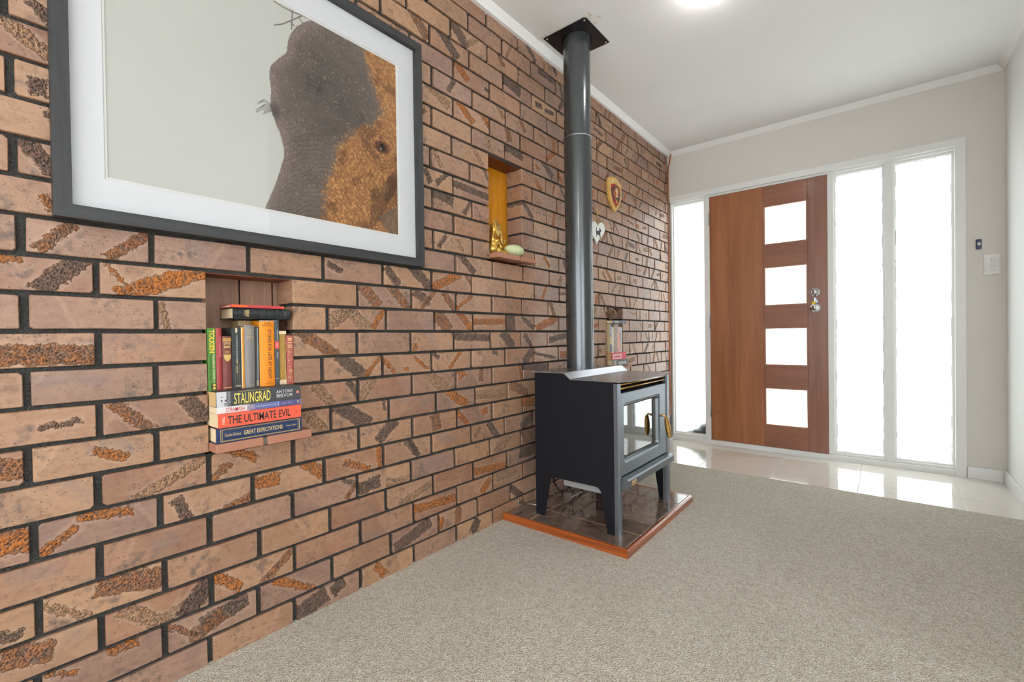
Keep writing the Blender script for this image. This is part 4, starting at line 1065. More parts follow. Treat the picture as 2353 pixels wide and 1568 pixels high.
dk = t.rng(fac, .35, .85, .68, 1.32)
cc = t.node('ShaderNodeCombineColor'); [t.put(cc.inputs[k], dk) for k in range(3)]
mul = t.mix(an.outputs['Alpha'], (1, 1, 1), cc.outputs[0])
me.materials.append(t.done(t.bsdf(t.mix(1.0, an.outputs['Color'], mul, 'MULTIPLY'), .6, 0, None, .3)))
o = bpy.data.objects.new('print', me); COL.objects.link(o); o.parent = pic
MB().box(.019, .021, PY0 + .025, PY1 - .025, PZ0 + .025, PZ1 - .025).build('glazing', 'picture_glass', pic)

# ------------------------------------------------------------------ books
CM = {}
def cover(rgb, rough=.5, var=.1, scale=60, bump=0.05):
    k = (rgb, rough, var)
    if k not in CM: CM[k] = plain('cover_%d_%d_%d' % rgb, rgb, rough, 0, var, scale, bump)
    return CM[k]
def foil(rgb, metal=0.0):
    k = ('foil', rgb, metal)
    if k not in CM: CM[k] = plain('print_%d_%d_%d' % rgb, rgb, .45, metal, .05, 50)
    return CM[k]
class Book:
    """upright: thickness along Y, height along Z; flat: thickness along Z, height along Y. The spine faces the room (+X)."""
    def __init__(s, name, label, xf, t0, t1, h0, h1, depth, rgb, flat=False, hard=True, round_=.0015, pages='pages', var=.1, group=None, rough=.5):
        s.xf, s.t0, s.t1, s.h0, s.h1, s.flat = xf, t0, t1, h0, h1, flat
        base = (xf - depth / 2, (h0 + h1) / 2, t0) if flat else (xf - depth / 2, (t0 + t1) / 2, h0)
        s.o = thing(name, label, 'book', base, group)
        T = t1 - t0; c_ = min(.0022 if hard else .0008, T * .2); n = 6
        outer = [(xf - depth, t0), (xf - round_ - .001, t0)] + [(xf - round_ + round_ * math.sin(PI * k / n), t0 + T * k / n) for k in range(0, n + 1)] + [(xf - round_ - .001, t1), (xf - depth, t1)]
        inner = [(xf - depth, t1 - c_), (xf - round_ - .002, t1 - c_), (xf - round_ - .002, t0 + c_), (xf - depth, t0 + c_)]
        m = MB(); poly = outer + inner; P = lambda a, h: (a[0], h, a[1]) if flat else (a[0], a[1], h)
        no, ni = len(outer), len(inner); v = [P(a, h0) for a in poly] + [P(a, h1) for a in poly]; N = len(poly)
        f_ = [(i, (i + 1) % N, N + (i + 1) % N, N + i) for i in range(N)]
        for off in (0, N):
            fo = [off + 0, off + 1, off + no + 2, off + no + 3]; f_.append(tuple(fo))
            f_.append(tuple(off + i for i in range(1, no - 1)) + (off + no + 1, off + no + 2))
            f_.append((off + no - 2, off + no - 1, off + no, off + no + 1))
        m.add(v, f_); s.cover = m.build('cover', cover(rgb, rough, var), s.o)
        e = .003 if hard else .0003; b0, b1, d0, d1 = t0 + c_, t1 - c_, xf - depth + (.003 if hard else .0), xf - round_ - .002
        pm_ = MB().box(d0, d1, h0 + e, h1 - e, b0, b1) if flat else MB().box(d0, d1, b0, b1, h0 + e, h1 - e)
        pm_.build('pages', pages, s.o)
        s.x = xf + .0003
    def pt(s, t, h):
        return (s.x, s.h0 + (s.h1 - s.h0) * h, s.t0 + (s.t1 - s.t0) * t) if s.flat else (s.x, s.t0 + (s.t1 - s.t0) * t, s.h0 + (s.h1 - s.h0) * h)
    def text(s, body, t, h, lh, ls, rgb, along=True, bold=.0, name='title_lettering', metal=0.0, flip=False):
        """along: runs with the spine's length. lh: length, ls: letter height (metres)"""
        if s.flat:
            r, u = ((0, 1, 0), (0, 0, 1)) if along else ((0, 0, -1), (0, 1, 0))
        else:
            r, u = ((0, 0, -1), (0, 1, 0)) if along else ((0, 1, 0), (0, 0, 1))
        lettering(body, s.pt(t, h), r, u, lh, ls, bold).build(name, foil(rgb, metal), s.o)
        s.x += .00005
    def panel(s, ta, tb, ha, hb, rgb, name='spine_panel', metal=0.0):
        a, b = s.pt(ta, ha), s.pt(tb, hb)
        MB().box(s.xf - .003, s.x, min(a[1], b[1]), max(a[1], b[1]), min(a[2], b[2]), max(a[2], b[2])).build(name, foil(rgb, metal), s.o)
        s.x += .00008
    def line(s, t, h, n, rgb, lh, w=.0012, name='small_print', seed=0):
        """a line of print too small to read"""
        rr = random.Random(seed); m = MB(); c_ = s.pt(t, h); x = s.x; p = -lh / 2
        while p < lh / 2:
            L = rr.uniform(.002, .006)
            if s.flat: m.box(x - .0004, x, c_[1] + p, c_[1] + min(p + L, lh / 2), c_[2] - w / 2, c_[2] + w / 2)
            else: m.box(x - .0004, x, c_[1] - w / 2, c_[1] + w / 2, c_[2] - min(p + L, lh / 2), c_[2] - p)
            p += L + .0012
        o = m.build(name, foil(rgb), s.o); o['kind'] = 'stuff'

GB = 'books in the niche below the picture'
# flat stack, bottom to top
b = Book('hardback_book', 'navy hardback with gold border lying lowest in the near niche stack', .0515, .6218, .6655, -.468, -.2315, .14, (30, 52, 92), True, True, .003, group=GB)
for (ta, tb, ha, hb) in ((.10, .125, .04, .97), (.875, .90, .04, .97), (.10, .90, .04, .046), (.10, .90, .964, .97), (.16, .17, .06, .95), (.83, .84, .06, .95), (.16, .84, .06, .063), (.16, .84, .947, .95)):
    b.panel(ta, tb, ha, hb, (206, 178, 110), 'gold_border'); b.x -= .00006
b.text('Charles Dickens', .5, .17, .042, .0085, (214, 186, 120)); b.text('GREAT EXPECTATIONS', .5, .52, .108, .0125, (218, 192, 130), bold=.01); b.text("Reader's Digest", .5, .86, .030, .007, (214, 186, 120))
b = Book('paperback_book', 'bright red-orange paperback lying second from bottom in the near niche stack', .066, .6675, .7053, -.468, -.2405, .14, (238, 92, 66), True, False, .0005, 'pages', .03, group=GB)
b.text('THE ULTIMATE EVIL', .5, .48, .172, .023, (46, 44, 46), bold=.015); b.text('TERRY', .5, .055, .022, .0055, (240, 220, 210), along=False); b.panel(.42, .58, .925, .945, (190, 70, 54), 'publisher_emblem'); b.line(.5, .965, 1, (196, 80, 60), .005)
b = Book('paperback_book', 'thin white and blue paperback lying third in the near niche stack', .056, .7056, .7231, -.468, -.2345, .135, (214, 212, 214), True, False, .0005, 'pages', .02, group=GB)
b.panel(.0, 1, .36, .70, (96, 108, 164)); b.panel(0, 1, .70, .995, (84, 84, 128)); b.panel(.1, .9, .33, .42, (150, 140, 158)); b.panel(.2, .95, .70, .71, (150, 170, 220))
b.text('STRAMASH', .5, .2, .048, .0115, (196, 62, 52), bold=.005); b.text('Tackling Scotland\'s Towns and Teams', .5, .56, .060, .005, (222, 210, 160)); b.text('DANIEL GRAY', .5, .81, .033, .006, (150, 152, 184)); b.panel(.3, .75, .95, .962, (216, 196, 120), 'publisher_emblem')
b = Book('paperback_book', 'thick dark grey paperback with tall yellow title, top of the flat near niche stack', .0552, .7234, .7653, -.468, -.2355, .135, (66, 68, 72), True, False, .0006, 'pages_tan', .08, group=GB)
b.panel(0, 1, 0.002, .105, (196, 198, 200)); b.panel(.0, 1, .105, .15, (120, 122, 124))
rr = random.Random(12)
for k in range(16): tt = rr.uniform(.05, .85); hh = rr.uniform(.045, .15); b.panel(tt, tt + rr.uniform(.05, .14), hh, hh + rr.uniform(.004, .014), (44, 44, 46), 'cover_silhouette'); b.x -= .00007
b.text('STALINGRAD', .48, .40, .098, .030, (232, 214, 96), bold=.004); b.panel(.93, .945, .25, .60, (214, 196, 90), 'rule'); b.panel(.05, .06, .24, .58, (200, 182, 90), 'rule')
b.text('ANTONY', .66, .79, .050, .0095, (224, 222, 220)); b.text('BEEVOR', .36, .79, .048, .0095, (224, 222, 220)); b.panel(.42, .60, .945, .972, (226, 140, 110), 'publisher_emblem')
ZB = .7657
# upright row, left to right
def up(name, label, y0, y1, z1, rgb, dx=0.0, dep=.10, **kw):
    return Book(name, label, dx, y0, y1, ZB, z1, dep, rgb, False, group=GB, **kw)
b = up('paperback_book', 'green paperback with yellow lettering at the left end of the upright row', -.4697, -.4492, .943, (76, 128, 48), .000, hard=False, round_=.0006)
b.text('TOLKIEN', .55, .79, .066, .0135, (238, 190, 40), bold=.02); b.text('1 The Fellowship of the Ring', .33, .38, .072, .0055, (26, 52, 26)); b.text('THE LORD OF THE RINGS', .72, .38, .070, .006, (206, 200, 160), bold=.01)
b.panel(.38, .92, .02, .12, (52, 50, 46)); b.panel(.55, .9, .025, .055, (232, 180, 40)); b.panel(.55, .9, .075, .105, (232, 180, 40)); b.panel(.70, .74, .02, .98, (220, 208, 160), 'spine_crease')
b = up('hardback_book', 'plain red hardback second in the upright row', -.4483, -.4335, .943, (156, 52, 52), .002, round_=.003)
b.text('THE ROADMENDER', .6, .70, .060, .0042, (220, 150, 150))
b = up('hardback_book', 'short maroon leather hardback with gilt ornament in the upright row', -.4325, -.4090, .920, (118, 60, 54), .002, round_=.003, var=.3)
b.panel(.05, .95, .955, .965, (206, 166, 90), 'gilt_band'); b.panel(.05, .95, .90, .945, (186, 140, 80), 'gilt_band'); b.text('LITTLE', .5, .865, .0165, .0065, (226, 198, 130), False, .02); b.text('DORRIT', .5, .80, .0165, .0065, (226, 198, 130), False, .02)
b.text('CHARLES', .5, .715, .011, .0032, (216, 186, 118), False); b.text('DICKENS', .5, .69, .011, .0032, (216, 186, 118), False); b.panel(.05, .95, .66, .667, (206, 166, 90), 'gilt_band'); b.panel(.05, .95, .03, .045, (206, 166, 90), 'gilt_band')
cy_ = (-.4325 - .4090) / 2; zt_ = ZB + (.920 - ZB) * .65
m = MB(); m.add([(b.x, cy_ + .0095 * math.cos(PI + PI * k / 16), zt_ + .0185 * math.sin(PI + PI * k / 16)) for k in range(17)], [tuple(range(17))]); m.build('gilt_ornament', foil((206, 170, 98)), b.o)
b = up('paperback_book', 'worn black paperback with pale spine lettering in the upright row', -.4080, -.3840, .945, (50, 54, 54), .001, hard=False, round_=.0006, pages='pages_tan')
b.line(.5, .955, 1, (220, 206, 170), .012, .006, seed=51); b.panel(.48, .58, .905, .915, (226, 214, 180), 'emblem')
b.text('THE PROPHECIES OF NOSTRADAMUS', .55, .66, .080, .0042, (172, 194, 190), True, .01); b.text('ERIKA CHEETHAM', .55, .36, .038, .0042, (206, 186, 140), True, .01); b.text('CORGI', .62, .045, .0135, .0055, (226, 206, 180), False, .01)
rr = random.Random(4)
for tt in (.34, .56, .78): b.panel(tt, tt + .02, .03, rr.uniform(.3, .6), (150, 140, 110), 'spine_crease'); b.x -= .00007
b = up('paperback_book', 'narrow orange and cream paperback beside the black one in the upright row', -.3832, -.3756, .946, (232, 150, 30), .001, hard=False, round_=.0004)
b.panel(.0, .35, .0, 1.0, (236, 214, 170)); b.line(.7, .7, 1, (196, 110, 20), .08, .0012, seed=3); b.line(.7, .15, 1, (150, 90, 20), .03, .0012, seed=4)
b = up('hardback_book', 'grey cloth hardback with gilt title in the upright row', -.3748, -.3455, .952, (128, 124, 122), .004, .056, round_=.005, var=.06)
for k, w_ in enumerate(('POEMS', 'AND', 'SONGS', 'OF', 'ROBERT', 'BURNS')): b.text(w_, .5, .925 - k * .027, .0032 * len(w_), .0034, (206, 180, 130), False)
b.text('COLLINS', .55, .045, .013, .0028, (206, 180, 130), False)
b = up('paperback_book', 'ragged dark paperback wedged beside the large orange book', -.3440, -.3330, .948, (52, 54, 56), .0, .052, hard=False, round_=.0005)
b.panel(.45, .75, .1, .98, (130, 142, 142), 'worn_strip'); b.line(.35, .06, 1, (220, 210, 180), .016, .002, seed=6); b.line(.7, .06, 1, (220, 210, 180), .016, .002, seed=7)
b = up('hardback_book', 'large bright orange hardback with black vertical title in the upright row', -.3322, -.2885, .9672, (240, 142, 20), .004, round_=.004, var=.08)
b.text('ALFRED', .52, .955, .021, .0042, (96, 52, 30), False, .01); b.text('HITCHCOCK', .52, .922, .031, .0042, (96, 52, 30), False, .01); b.text('STORIES FOR LATE AT NIGHT', .64, .49, .152, .0105, (84, 66, 58), True, .01)
b.text('Max', .62, .065, .009, .0034, (130, 80, 30), False); b.text('Reinhardt', .58, .04, .022, .0034, (130, 80, 30), False)
m = MB()
rr = random.Random(9); yv = -.3322
while yv < -.290:
    w_ = rr.uniform(.003, .007); m.box(-.02, b.x, yv, min(yv + w_, -.2885), .9672 - rr.uniform(.001, .005), .9675); yv += w_
o = m.build('torn_jacket_edge', foil((176, 164, 146)), b.o)
b = up('paperback_book', 'slim dark grey paperback with a red square between the orange book and bare pages', -.2878, -.2752, .970, (74, 78, 84), .003, hard=False, round_=.0004)
b.text('Chil Rajchman', .62, .76, .036, .0042, (226, 226, 226)); b.panel(.02, .98, .56, .67, (226, 82, 70), 'red_square'); b.text('Treblinka', .6, .46, .020, .0042, (226, 226, 226))
m = MB(); c_ = b.pt(.5, .615)
zg = [(b.x, c_[1] - .003 + .006 * ((k * 7) % 5) / 4, c_[2] + .007 - .014 * k / 9) for k in range(10)]
m.tube(zg, .0006, 5); m.build('white_squiggle', foil((236, 226, 222)), b.o); b.panel(0, 1, .10, .105, (220, 220, 220), 'rule')
# spineless old book: bare folded sections with cord and end bands
ob = thing('unbound_book', 'old book without a spine showing folded tan pages tied with thin cord', 'book', (-.05, -.2633, ZB), GB)
rr = random.Random(31)
for k in range(6):
    y = -.2743 + k * .0037
    m = MB(); n = 6; x0 = -.002 + rr.uniform(-.002, .002)
    m.prism([(-.09, y), (x0 - .0012, y)] + [(x0 - .0012 + .0016 * math.sin(PI * j / n), y + .0034 * j / n) for j in range(1, n)] + [(x0 - .0012, y + .0034), (-.09, y + .0034)], ZB, .934 - rr.uniform(0, .003), 'Z')
    m.build('section', plain('folded_section_%d' % k, (198 - k * 3, 158 - k * 2, 86), .75, var=.25, scale=120), ob)
for z0, z1 in ((ZB + .0005, ZB + .0155), (.9245, .9355)):
    MB().box(-.006, .0022, -.2747, -.2522, z0, z1, .001).build('end_band', plain('cream_cloth_band', (218, 198, 160), .8, var=.15, scale=200), ob)
MB().tube(smooth_path([(.002, -.2650, .885), (.003, -.262, .897), (.003, -.256, .900), (.003, -.2515, .890), (.003, -.2518, .878), (.003, -.2545, .868), (.002, -.258, .862), (.002, -.2630, .875), (.003, -.2645, .87), (.003, -.2590, .84), (.003, -.2550, .80), (.003, -.2540, .772)]), .0007, 5).build('cord', 'jute', ob)
b = up('hardback_book', 'faded pink-red hardback with gilt decoration at the right end of the upright row', -.2510, -.2290, .921, (170, 84, 76), .002, round_=.003, var=.15)
for k, w_ in enumerate(('THE', 'CRUISE', 'OF THE', 'SNARK')[:0]): pass
rr = random.Random(15); m = MB()
for k in range(90):
    t_, h_q = rr.uniform(.16, .72), rr.uniform(.04, .72); p_ = b.pt(t_, h_q); m.box(b.x - .0004, b.x, p_[1] - .0012, p_[1] + .0012, p_[2] - .0006, p_[2] + .0006)
o = m.build('gilt_pattern', foil((226, 190, 130)), b.o); o['kind'] = 'stuff'
m = MB()
for h_q in (.94, .905, .85, .80, .76): p_ = b.pt(.45, h_q); m.box(b.x - .0004, b.x, p_[1] - .0065, p_[1] + .0065, p_[2] - .0016, p_[2] + .0016)
o = m.build('gilt_lettering', foil((226, 190, 130)), b.o); o['kind'] = 'stuff'
# cream cloth book standing behind, and the two lying on top
b = Book('hardback_book', 'tan cloth book standing behind the grey and orange ones', -.054, -.3700, -.3335, ZB, .968, .05, (188, 164, 122), False, group=GB)
b = Book('leather_book', 'black leather bible with gilt title lying across the upright books', .012, .9712, 1.0035, -.405, -.243, .11, (44, 48, 52), True, True, .008, var=.2, group=GB, rough=.4)
for h_q in (.06, .13, .26, .42, .56, .70, .80): b.panel(.1, .9, h_q, h_q + .006, (26, 28, 30), 'raised_band'); b.x -= .00007
b.text('HOLY', .5, .195, .018, .0062, (206, 176, 116), False, .02); b.text('BIBLE', .5, .235, .020, .0062, (206, 176, 116), False, .02); b.text('COLLINS', .5, .90, .013, .0025, (206, 176, 116), False)
b = Book('paperback_book', 'thin red booklet lying on top of the black leather bible', .010, 1.0039, 1.0125, -.412, -.262, .09, (190, 62, 66), True, True, .0006, var=.08, group=GB)
b.panel(.12, .88, .01, .30, (226, 92, 40), 'orange_end'); b.panel(.0, .95, .965, .998, (232, 92, 60), 'torn_corner')

# far niche
GF = 'books in the far niche behind the flue'
b = Book('hardback_book', 'grey book with dark worn spine lying at the bottom of the far niche', .040, .6895, .7370, 1.920, 2.152, .13, (150, 152, 156), True, True, .003, group=GF)
b.panel(.06, .94, .02, .98, (84, 88, 94)); b.panel(.1, .9, .06, .20, (176, 170, 150)); b.line(.5, .62, 1, (180, 180, 176), .13, .022, seed=21)
b = Book('hardback_book', 'pink-red book with pale title panel lying in the far niche', .034, .7375, .7845, 1.916, 2.138, .125, (214, 78, 92), True, True, .003, 'pages_tan', group=GF)
b.panel(.1, .82, .06, .66, (226, 190, 184)); b.line(.45, .36, 1, (206, 70, 84), .10, .016, seed=22)
ZF = .7848
row = [('tan and blue book at the left end of the upright far niche row', 1.9135, 1.9385, .986, (196, 180, 136), .021), ('thin orange book in the upright far niche row', 1.939, 1.951, .966, (226, 140, 60), .019),
       ('pale grey-green book in the upright far niche row', 1.953, 1.978, .962, (200, 202, 190), .019), ('taupe book with small ornaments in the upright far niche row', 1.981, 2.031, .987, (170, 154, 138), .020),
       ('narrow pale blue and pink book in the upright far niche row', 2.0315, 2.044, .984, (220, 186, 182), .021), ('narrow salmon book in the upright far niche row', 2.045, 2.059, .964, (236, 160, 140), .020),
       ('white and coral book in the upright far niche row', 2.060, 2.077, .967, (228, 196, 190), .020), ('teal and white book at the right end of the upright far niche row', 2.078, 2.102, .966, (70, 130, 140), .019)]
for k, (lb, y0, y1, z1, rgb, x) in enumerate(row):
    b = Book('slim_book', lb, x, y0, y1, ZF, z1, .10, rgb, False, k in (0, 3), .0008, 'pages_tan', group=GF)
    if k == 0: b.panel(.05, .95, .55, .98, (108, 140, 196)); b.panel(.3, .8, .60, .94, (40, 60, 130)); b.panel(.05, .95, .02, .3, (70, 90, 130)); b.line(.5, .78, 1, (236, 236, 236), .06, .008, seed=30)
    if k == 1: b.panel(.5, .98, .0, 1, (240, 224, 180))
    if k == 2: b.panel(.1, .9, .05, .25, (130, 136, 136)); b.line(.5, .15, 1, (220, 220, 214), .03, .006, seed=33)
    if k == 3:
        for h_q in (.1, .22, .35, .47, .58, .70, .82, .93): b.panel(.42, .62, h_q, h_q + .018, (116, 92, 76), 'spine_ornament'); b.x -= .00006
    if k == 4: b.panel(.05, .95, .7, .98, (140, 168, 206)); b.panel(.05, .95, .02, .15, (150, 160, 190))
    if k == 6: b.panel(.1, .6, .04, .8, (214, 100, 80)); b.panel(.62, .98, .02, .99, (244, 238, 232))
    if k == 7: b.panel(.5, .98, .02, .98, (206, 226, 232)); b.panel(.05, .45, .02, .4, (150, 140, 90))
b = Book('hardback_book', 'dark blue-grey hardback lying across the upright far niche books', .045, .9876, 1.0095, 1.916, 2.120, .13, (92, 98, 120), True, True, .002, group=GF)
b.panel(.3, .7, .15, .42, (206, 196, 160), 'title_panel'); b.panel(.4, .6, .75, .85, (206, 196, 160), 'title_panel')

# ------------------------------------------------------------------ pine cones
def pine_cone(label, c, R, L, tilt, seed):
    p = thing('pine_cone', label, 'pine cone', c, 'pine cones in the far niche')
    rr = random.Random(seed); q = Matrix.Rotation(tilt[0], 3, 'X') @ Matrix.Rotation(tilt[1], 3, 'Y'); ctr = Vector(c)
    core = MB().lathe([(0, -L / 2), (R * .45, -L * .35), (R * .55, 0), (R * .35, L * .35), (0, L / 2)], (0, 0, 0), 'Z', 12)
    core.v = [tuple(q @ Vector(x) + ctr + Vector((0, 0, 0))) for x in core.v]; core.build('core', 'cone', p)
    ms, mt = MB(), MB()
    N = 70
    for k in range(N):
        u = k / (N - 1); h = (u - .5) * L * .92; a = k * 2.39996
        rad = R * math.sin(PI * (.12 + .80 * u)) ** .8
        d = Vector((math.cos(a), math.sin(a), .25 + .5 * u)).normalized(); s = Vector((-math.sin(a), math.cos(a), 0)); n = d.cross(s)
        b0 = Vector((math.cos(a) * rad * .35, math.sin(a) * rad * .35, h)); tip = Vector((math.cos(a) * rad, math.sin(a) * rad, h + rad * .25))
        w = rad * .34 + .002
        vs = [b0 - s * w * .4, b0 + s * w * .4, tip + s * w - n * .001, tip - s * w - n * .001, b0 - s * w * .4 + n * .003, b0 + s * w * .4 + n * .003, tip + s * w + n * .002, tip - s * w + n * .002]
        ms.add([q @ x + ctr for x in vs], [(0, 1, 2, 3), (4, 7, 6, 5), (0, 4, 5, 1), (1, 5, 6, 2), (3, 7, 4, 0)])
        t2 = tip + d * .004
        mt.add([q @ x + ctr for x in (tip + s * w - n * .001, tip - s * w - n * .001, tip - s * w + n * .002, tip + s * w + n * .002, t2 + n * .001)], [(0, 1, 4), (1, 2, 4), (2, 3, 4), (3, 0, 4), (0, 3, 2, 1)])
    for mm, nm, mt_ in ((ms, 'scales', 'cone'), (mt, 'scale_tips', 'cone_tip')):
        o = mm.build(nm, mt_, p); o['kind'] = 'stuff'
pine_cone('open pine cone lying on top of the far niche books', (-.008, 1.975, 1.053), .040, .075, (.5, 1.0), 1)

# ------------------------------------------------------------------ gilt elephant and sea urchin on the tall niche sill
EX, EY, EZ = -.012, .785, 1.3128
eg = thing('elephant_figurine', 'small gilt elephant figurine sitting on the tall niche sill', 'figurine', (EX, EY, EZ))
mbd = bpy.data.metaballs.new('elephant_tmp'); mbd.resolution = .0026; mbd.render_resolution = .0026; mbd.threshold = .1
def ball(x, y, z, r, s=(1, 1, 1)):
    e = mbd.elements.new(type='ELLIPSOID'); e.co = (x, y, z); e.radius = r * 1.26; e.size_x, e.size_y, e.size_z = s
ball(0, -.024, .026, .027, (1, 1.05, .9)); ball(0, -.022, .050, .023, (.95, .95, 1.05)); ball(0, -.026, .074, .017, (.9, .9, 1.05)); ball(0, -.022, .092, .013)
ball(.003, -.010, .122, .024, (.85, 1.0, 1.1)); ball(.004, .006, .118, .017); ball(.002, -.018, .138, .015)
for (y, z, r) in [(.018, .112, .0125), (.026, .101, .0105), (.030, .089, .0092), (.031, .077, .0083), (.034, .066, .0076), (.041, .060, .0072), (.049, .062, .0068), (.055, .070, .0062), (.058, .079, .0060)]: ball(.006, y, z, r)
for sx in (-1, 1):
    for (y, z, r) in [(-.006, .018, .016), (.012, .014, .0125), (.028, .0125, .0115), (.044, .013, .011), (.052, .020, .0105), (.053, .029, .008)]: ball(sx * .019, y, z, r)
    for (y, z, r) in [(-.016, .066, .0095), (-.004, .055, .0085), (.006, .046, .008), (.010, .038, .0085)]: ball(sx * .020, y, z, r)
mo = bpy.data.objects.new('elephant_tmp', mbd); COL.objects.link(mo)
me = bpy.data.meshes.new_from_object(mo.evaluated_get(bpy.context.evaluated_depsgraph_get()))
bpy.data.objects.remove(mo, do_unlink=True)
me.name = 'body'; me.materials.clear(); me.materials.append(M['gold']); me.polygons.foreach_set('use_smooth', [True] * len(me.polygons))
ob_ = bpy.data.objects.new('body', me); COL.objects.link(ob_); ob_.parent = eg
zmin = min(v.co.z for v in me.vertices); ob_.location = (0, 0, -zmin)
er = [(.004, .140), (-.012, .152), (-.030, .160), (-.052, .158), (-.060, .152), (-.048, .140), (-.044, .122), (-.042, .100), (-.032, .084), (-.020, .080), (-.010, .090), (-.002, .108)]
for sx in (-1, 1):
    m = MB(); n = len(er); xo = EX + sx * .021
    dx_ = [.002 + .012 * max(0, -(q_[0] + .004)) / .05 for q_ in er]
    v = [(xo + sx * d_, EY + q_[0], EZ + q_[1] - zmin) for q_, d_ in zip(er, dx_)] + [(xo + sx * (d_ + .0035), EY + q_[0], EZ + q_[1] - zmin) for q_, d_ in zip(er, dx_)]
    v += [(xo + sx * .002, EY - .024, EZ + .120 - zmin), (xo + sx * .0045, EY - .024, EZ + .120 - zmin)]
    m.add(v, [(k, (k + 1) % n, 2 * n) for k in range(n)] + [(n + (k + 1) % n, n + k, 2 * n + 1) for k in range(n)] + [(k, (k + 1) % n, n + (k + 1) % n, n + k) for k in range(n)], True)
    m.build('ear', 'gold', eg)
    MB().lathe([(0, -.003), (.0022, -.002), (.003, 0), (.0022, .002), (0, .003)], (EX + sx * .0185, EY + .006, EZ + .128 - zmin), 'Z', 8).build('eye', plain('bronze_eye', (120, 90, 40), .3, .8), eg)
ur = MB(); nu, nv = 240, 44; c_ = (.012, .893, 1.3127); vs = []
for j in range(nv + 1):
    ph = PI * j / nv - PI / 2
    for i in range(nu):
        a = 2 * PI * i / nu; rib = 1 + .014 * math.cos(a * 40) * math.cos(ph) + .012 * math.cos(a * 10) * math.cos(ph) + .014 * math.cos(ph * 44) * max(0, math.cos(a * 40))
        vs.append((c_[0] + .047 * rib * math.cos(ph) * math.cos(a) * .9, c_[1] + .062 * rib * math.cos(ph) * math.sin(a), c_[2] + .031 + .031 * rib * math.sin(ph)))
ur.add(vs, [(j * nu + i, j * nu + (i + 1) % nu, (j + 1) * nu + (i + 1) % nu, (j + 1) * nu + i) for j in range(nv) for i in range(nu)], True)
o = ur.build('sea_urchin_shell', 'urchin', None, (c_[0], c_[1], c_[2])); tag(o, 'pale green dried sea urchin shell on the tall niche sill', 'shell')

# ------------------------------------------------------------------ shield plaque
SYc, SZt = 2.019, 2.010
shd = [(-.096, -.030), (-.060, -.010), (-.02, .0), (.02, .0), (.060, -.010), (.096, -.030), (.099, -.075), (.096, -.12), (.082, -.160), (.058, -.196), (.028, -.224), (.0, -.240), (-.028, -.224), (-.058, -.196), (-.082, -.160), (-.096, -.12), (-.099, -.075)]
pq = thing('shield_plaque', 'honey timber shield plaque with red and navy crest on the brick wall', 'plaque', (.002, SYc, SZt - .24))
sc = lambda k, dz=0: [(SYc + a * k, SZt - .11 + (b + .11) * k + dz) for a, b in shd]
m = MB(); n = len(shd); v = [(.003, *q) for q in sc(1)] + [(.018, *q) for q in sc(1)] + [(.024, *q) for q in sc(.93)]
m.add(v, [tuple(range(n)), tuple(range(2 * n, 3 * n))[::-1]] + [(r * n + k, r * n + (k + 1) % n, (r + 1) * n + (k + 1) % n, (r + 1) * n + k) for r in range(2) for k in range(n)])
m.build('shield', 'pine', pq)
inn = [(-.066, -.066), (-.03, -.052), (.0, -.050), (.03, -.052), (.066, -.066), (.070, -.10), (.060, -.142), (.038, -.178), (.0, -.210), (-.038, -.178), (-.060, -.142), (-.070, -.10)]
m = MB().prism([(SYc + a, SZt + b) for a, b in inn], .0235, .0262, 'X'); fld = m.build('crest_field', plain('crest_red', (168, 34, 40), .3), pq)
for sgn in (-1, 1):
    MB().prism([(SYc + sgn * a, SZt + b) for a, b in [(.069, -.085), (.0695, -.104), (.060, -.142), (.040, -.176), (.030, -.168), (.046, -.130), (.052, -.095)]], .0262, .0268, 'X').build('crest_side', plain('crest_navy', (58, 48, 92), .3), pq)
rc = (SYc + .006, SZt - .108)
ring = lambda r, k=28: [(rc[0] + r * math.cos(2 * PI * i / k), rc[1] + r * 1.05 * math.sin(2 * PI * i / k)) for i in range(k)]
MB().prism(ring(.048), .0268, .0278, 'X').build('belt', plain('belt_navy', (44, 48, 62), .35), pq)
MB().prism(ring(.032), .0278, .0285, 'X').build('belt_centre', plain('crest_centre_red', (190, 40, 40), .3), pq)
for r in (.048, .032):
    q_ = ring(r); MB().tube([(.0285, a, b) for a, b in q_ + q_[:1]], .0016, 6, False).build('gold_rim', 'brass', pq)
MB().tube([(.0285, rc[0] - .04, rc[1] - .012), (.0285, rc[0] - .025, rc[1] - .045), (.0285, rc[0] + .010, rc[1] - .066), (.0285, rc[0] + .022, rc[1] - .070), (.0285, rc[0] + .032, rc[1] - .052)], .0018, 6).build('belt_tail', 'brass', pq)
m = MB()
for (a, b, r) in [(0, .018, .012), (-.010, .008, .008), (.011, .010, .008), (.002, -.004, .010), (.0, -.018, .008), (-.008, -.026, .006), (.010, -.026, .006)]:
    m.lathe([(r, 0), (r * .8, .002), (0, .003)], (.0285, rc[0] + a, rc[1] + b), 'X', 12)
m.build('crest_figure', plain('gilt_crest_figure', (226, 196, 150), .35, .4), pq)
m = MB()
for (a, b, r) in [(.006, -.078, .010), (.002, -.090, .008), (.006, -.096, .006)]: m.lathe([(r, 0), (r * .8, .002), (0, .003)], (.0268, SYc + a, SZt - .085 + b + .0), 'X', 12)
m.build('crest_pendant', 'brass', pq)
ban = [(-.068, -.040), (-.035, -.026), (0, -.022), (.035, -.026), (.068, -.040), (.066, -.057), (.035, -.044), (0, -.040), (-.035, -.044), (-.066, -.057)]
MB().prism([(SYc + a, SZt + b) for a, b in ban], .0245, .0268, 'X').build('banner', plain('cream_banner', (220, 200, 140), .4), pq)
m = MB()
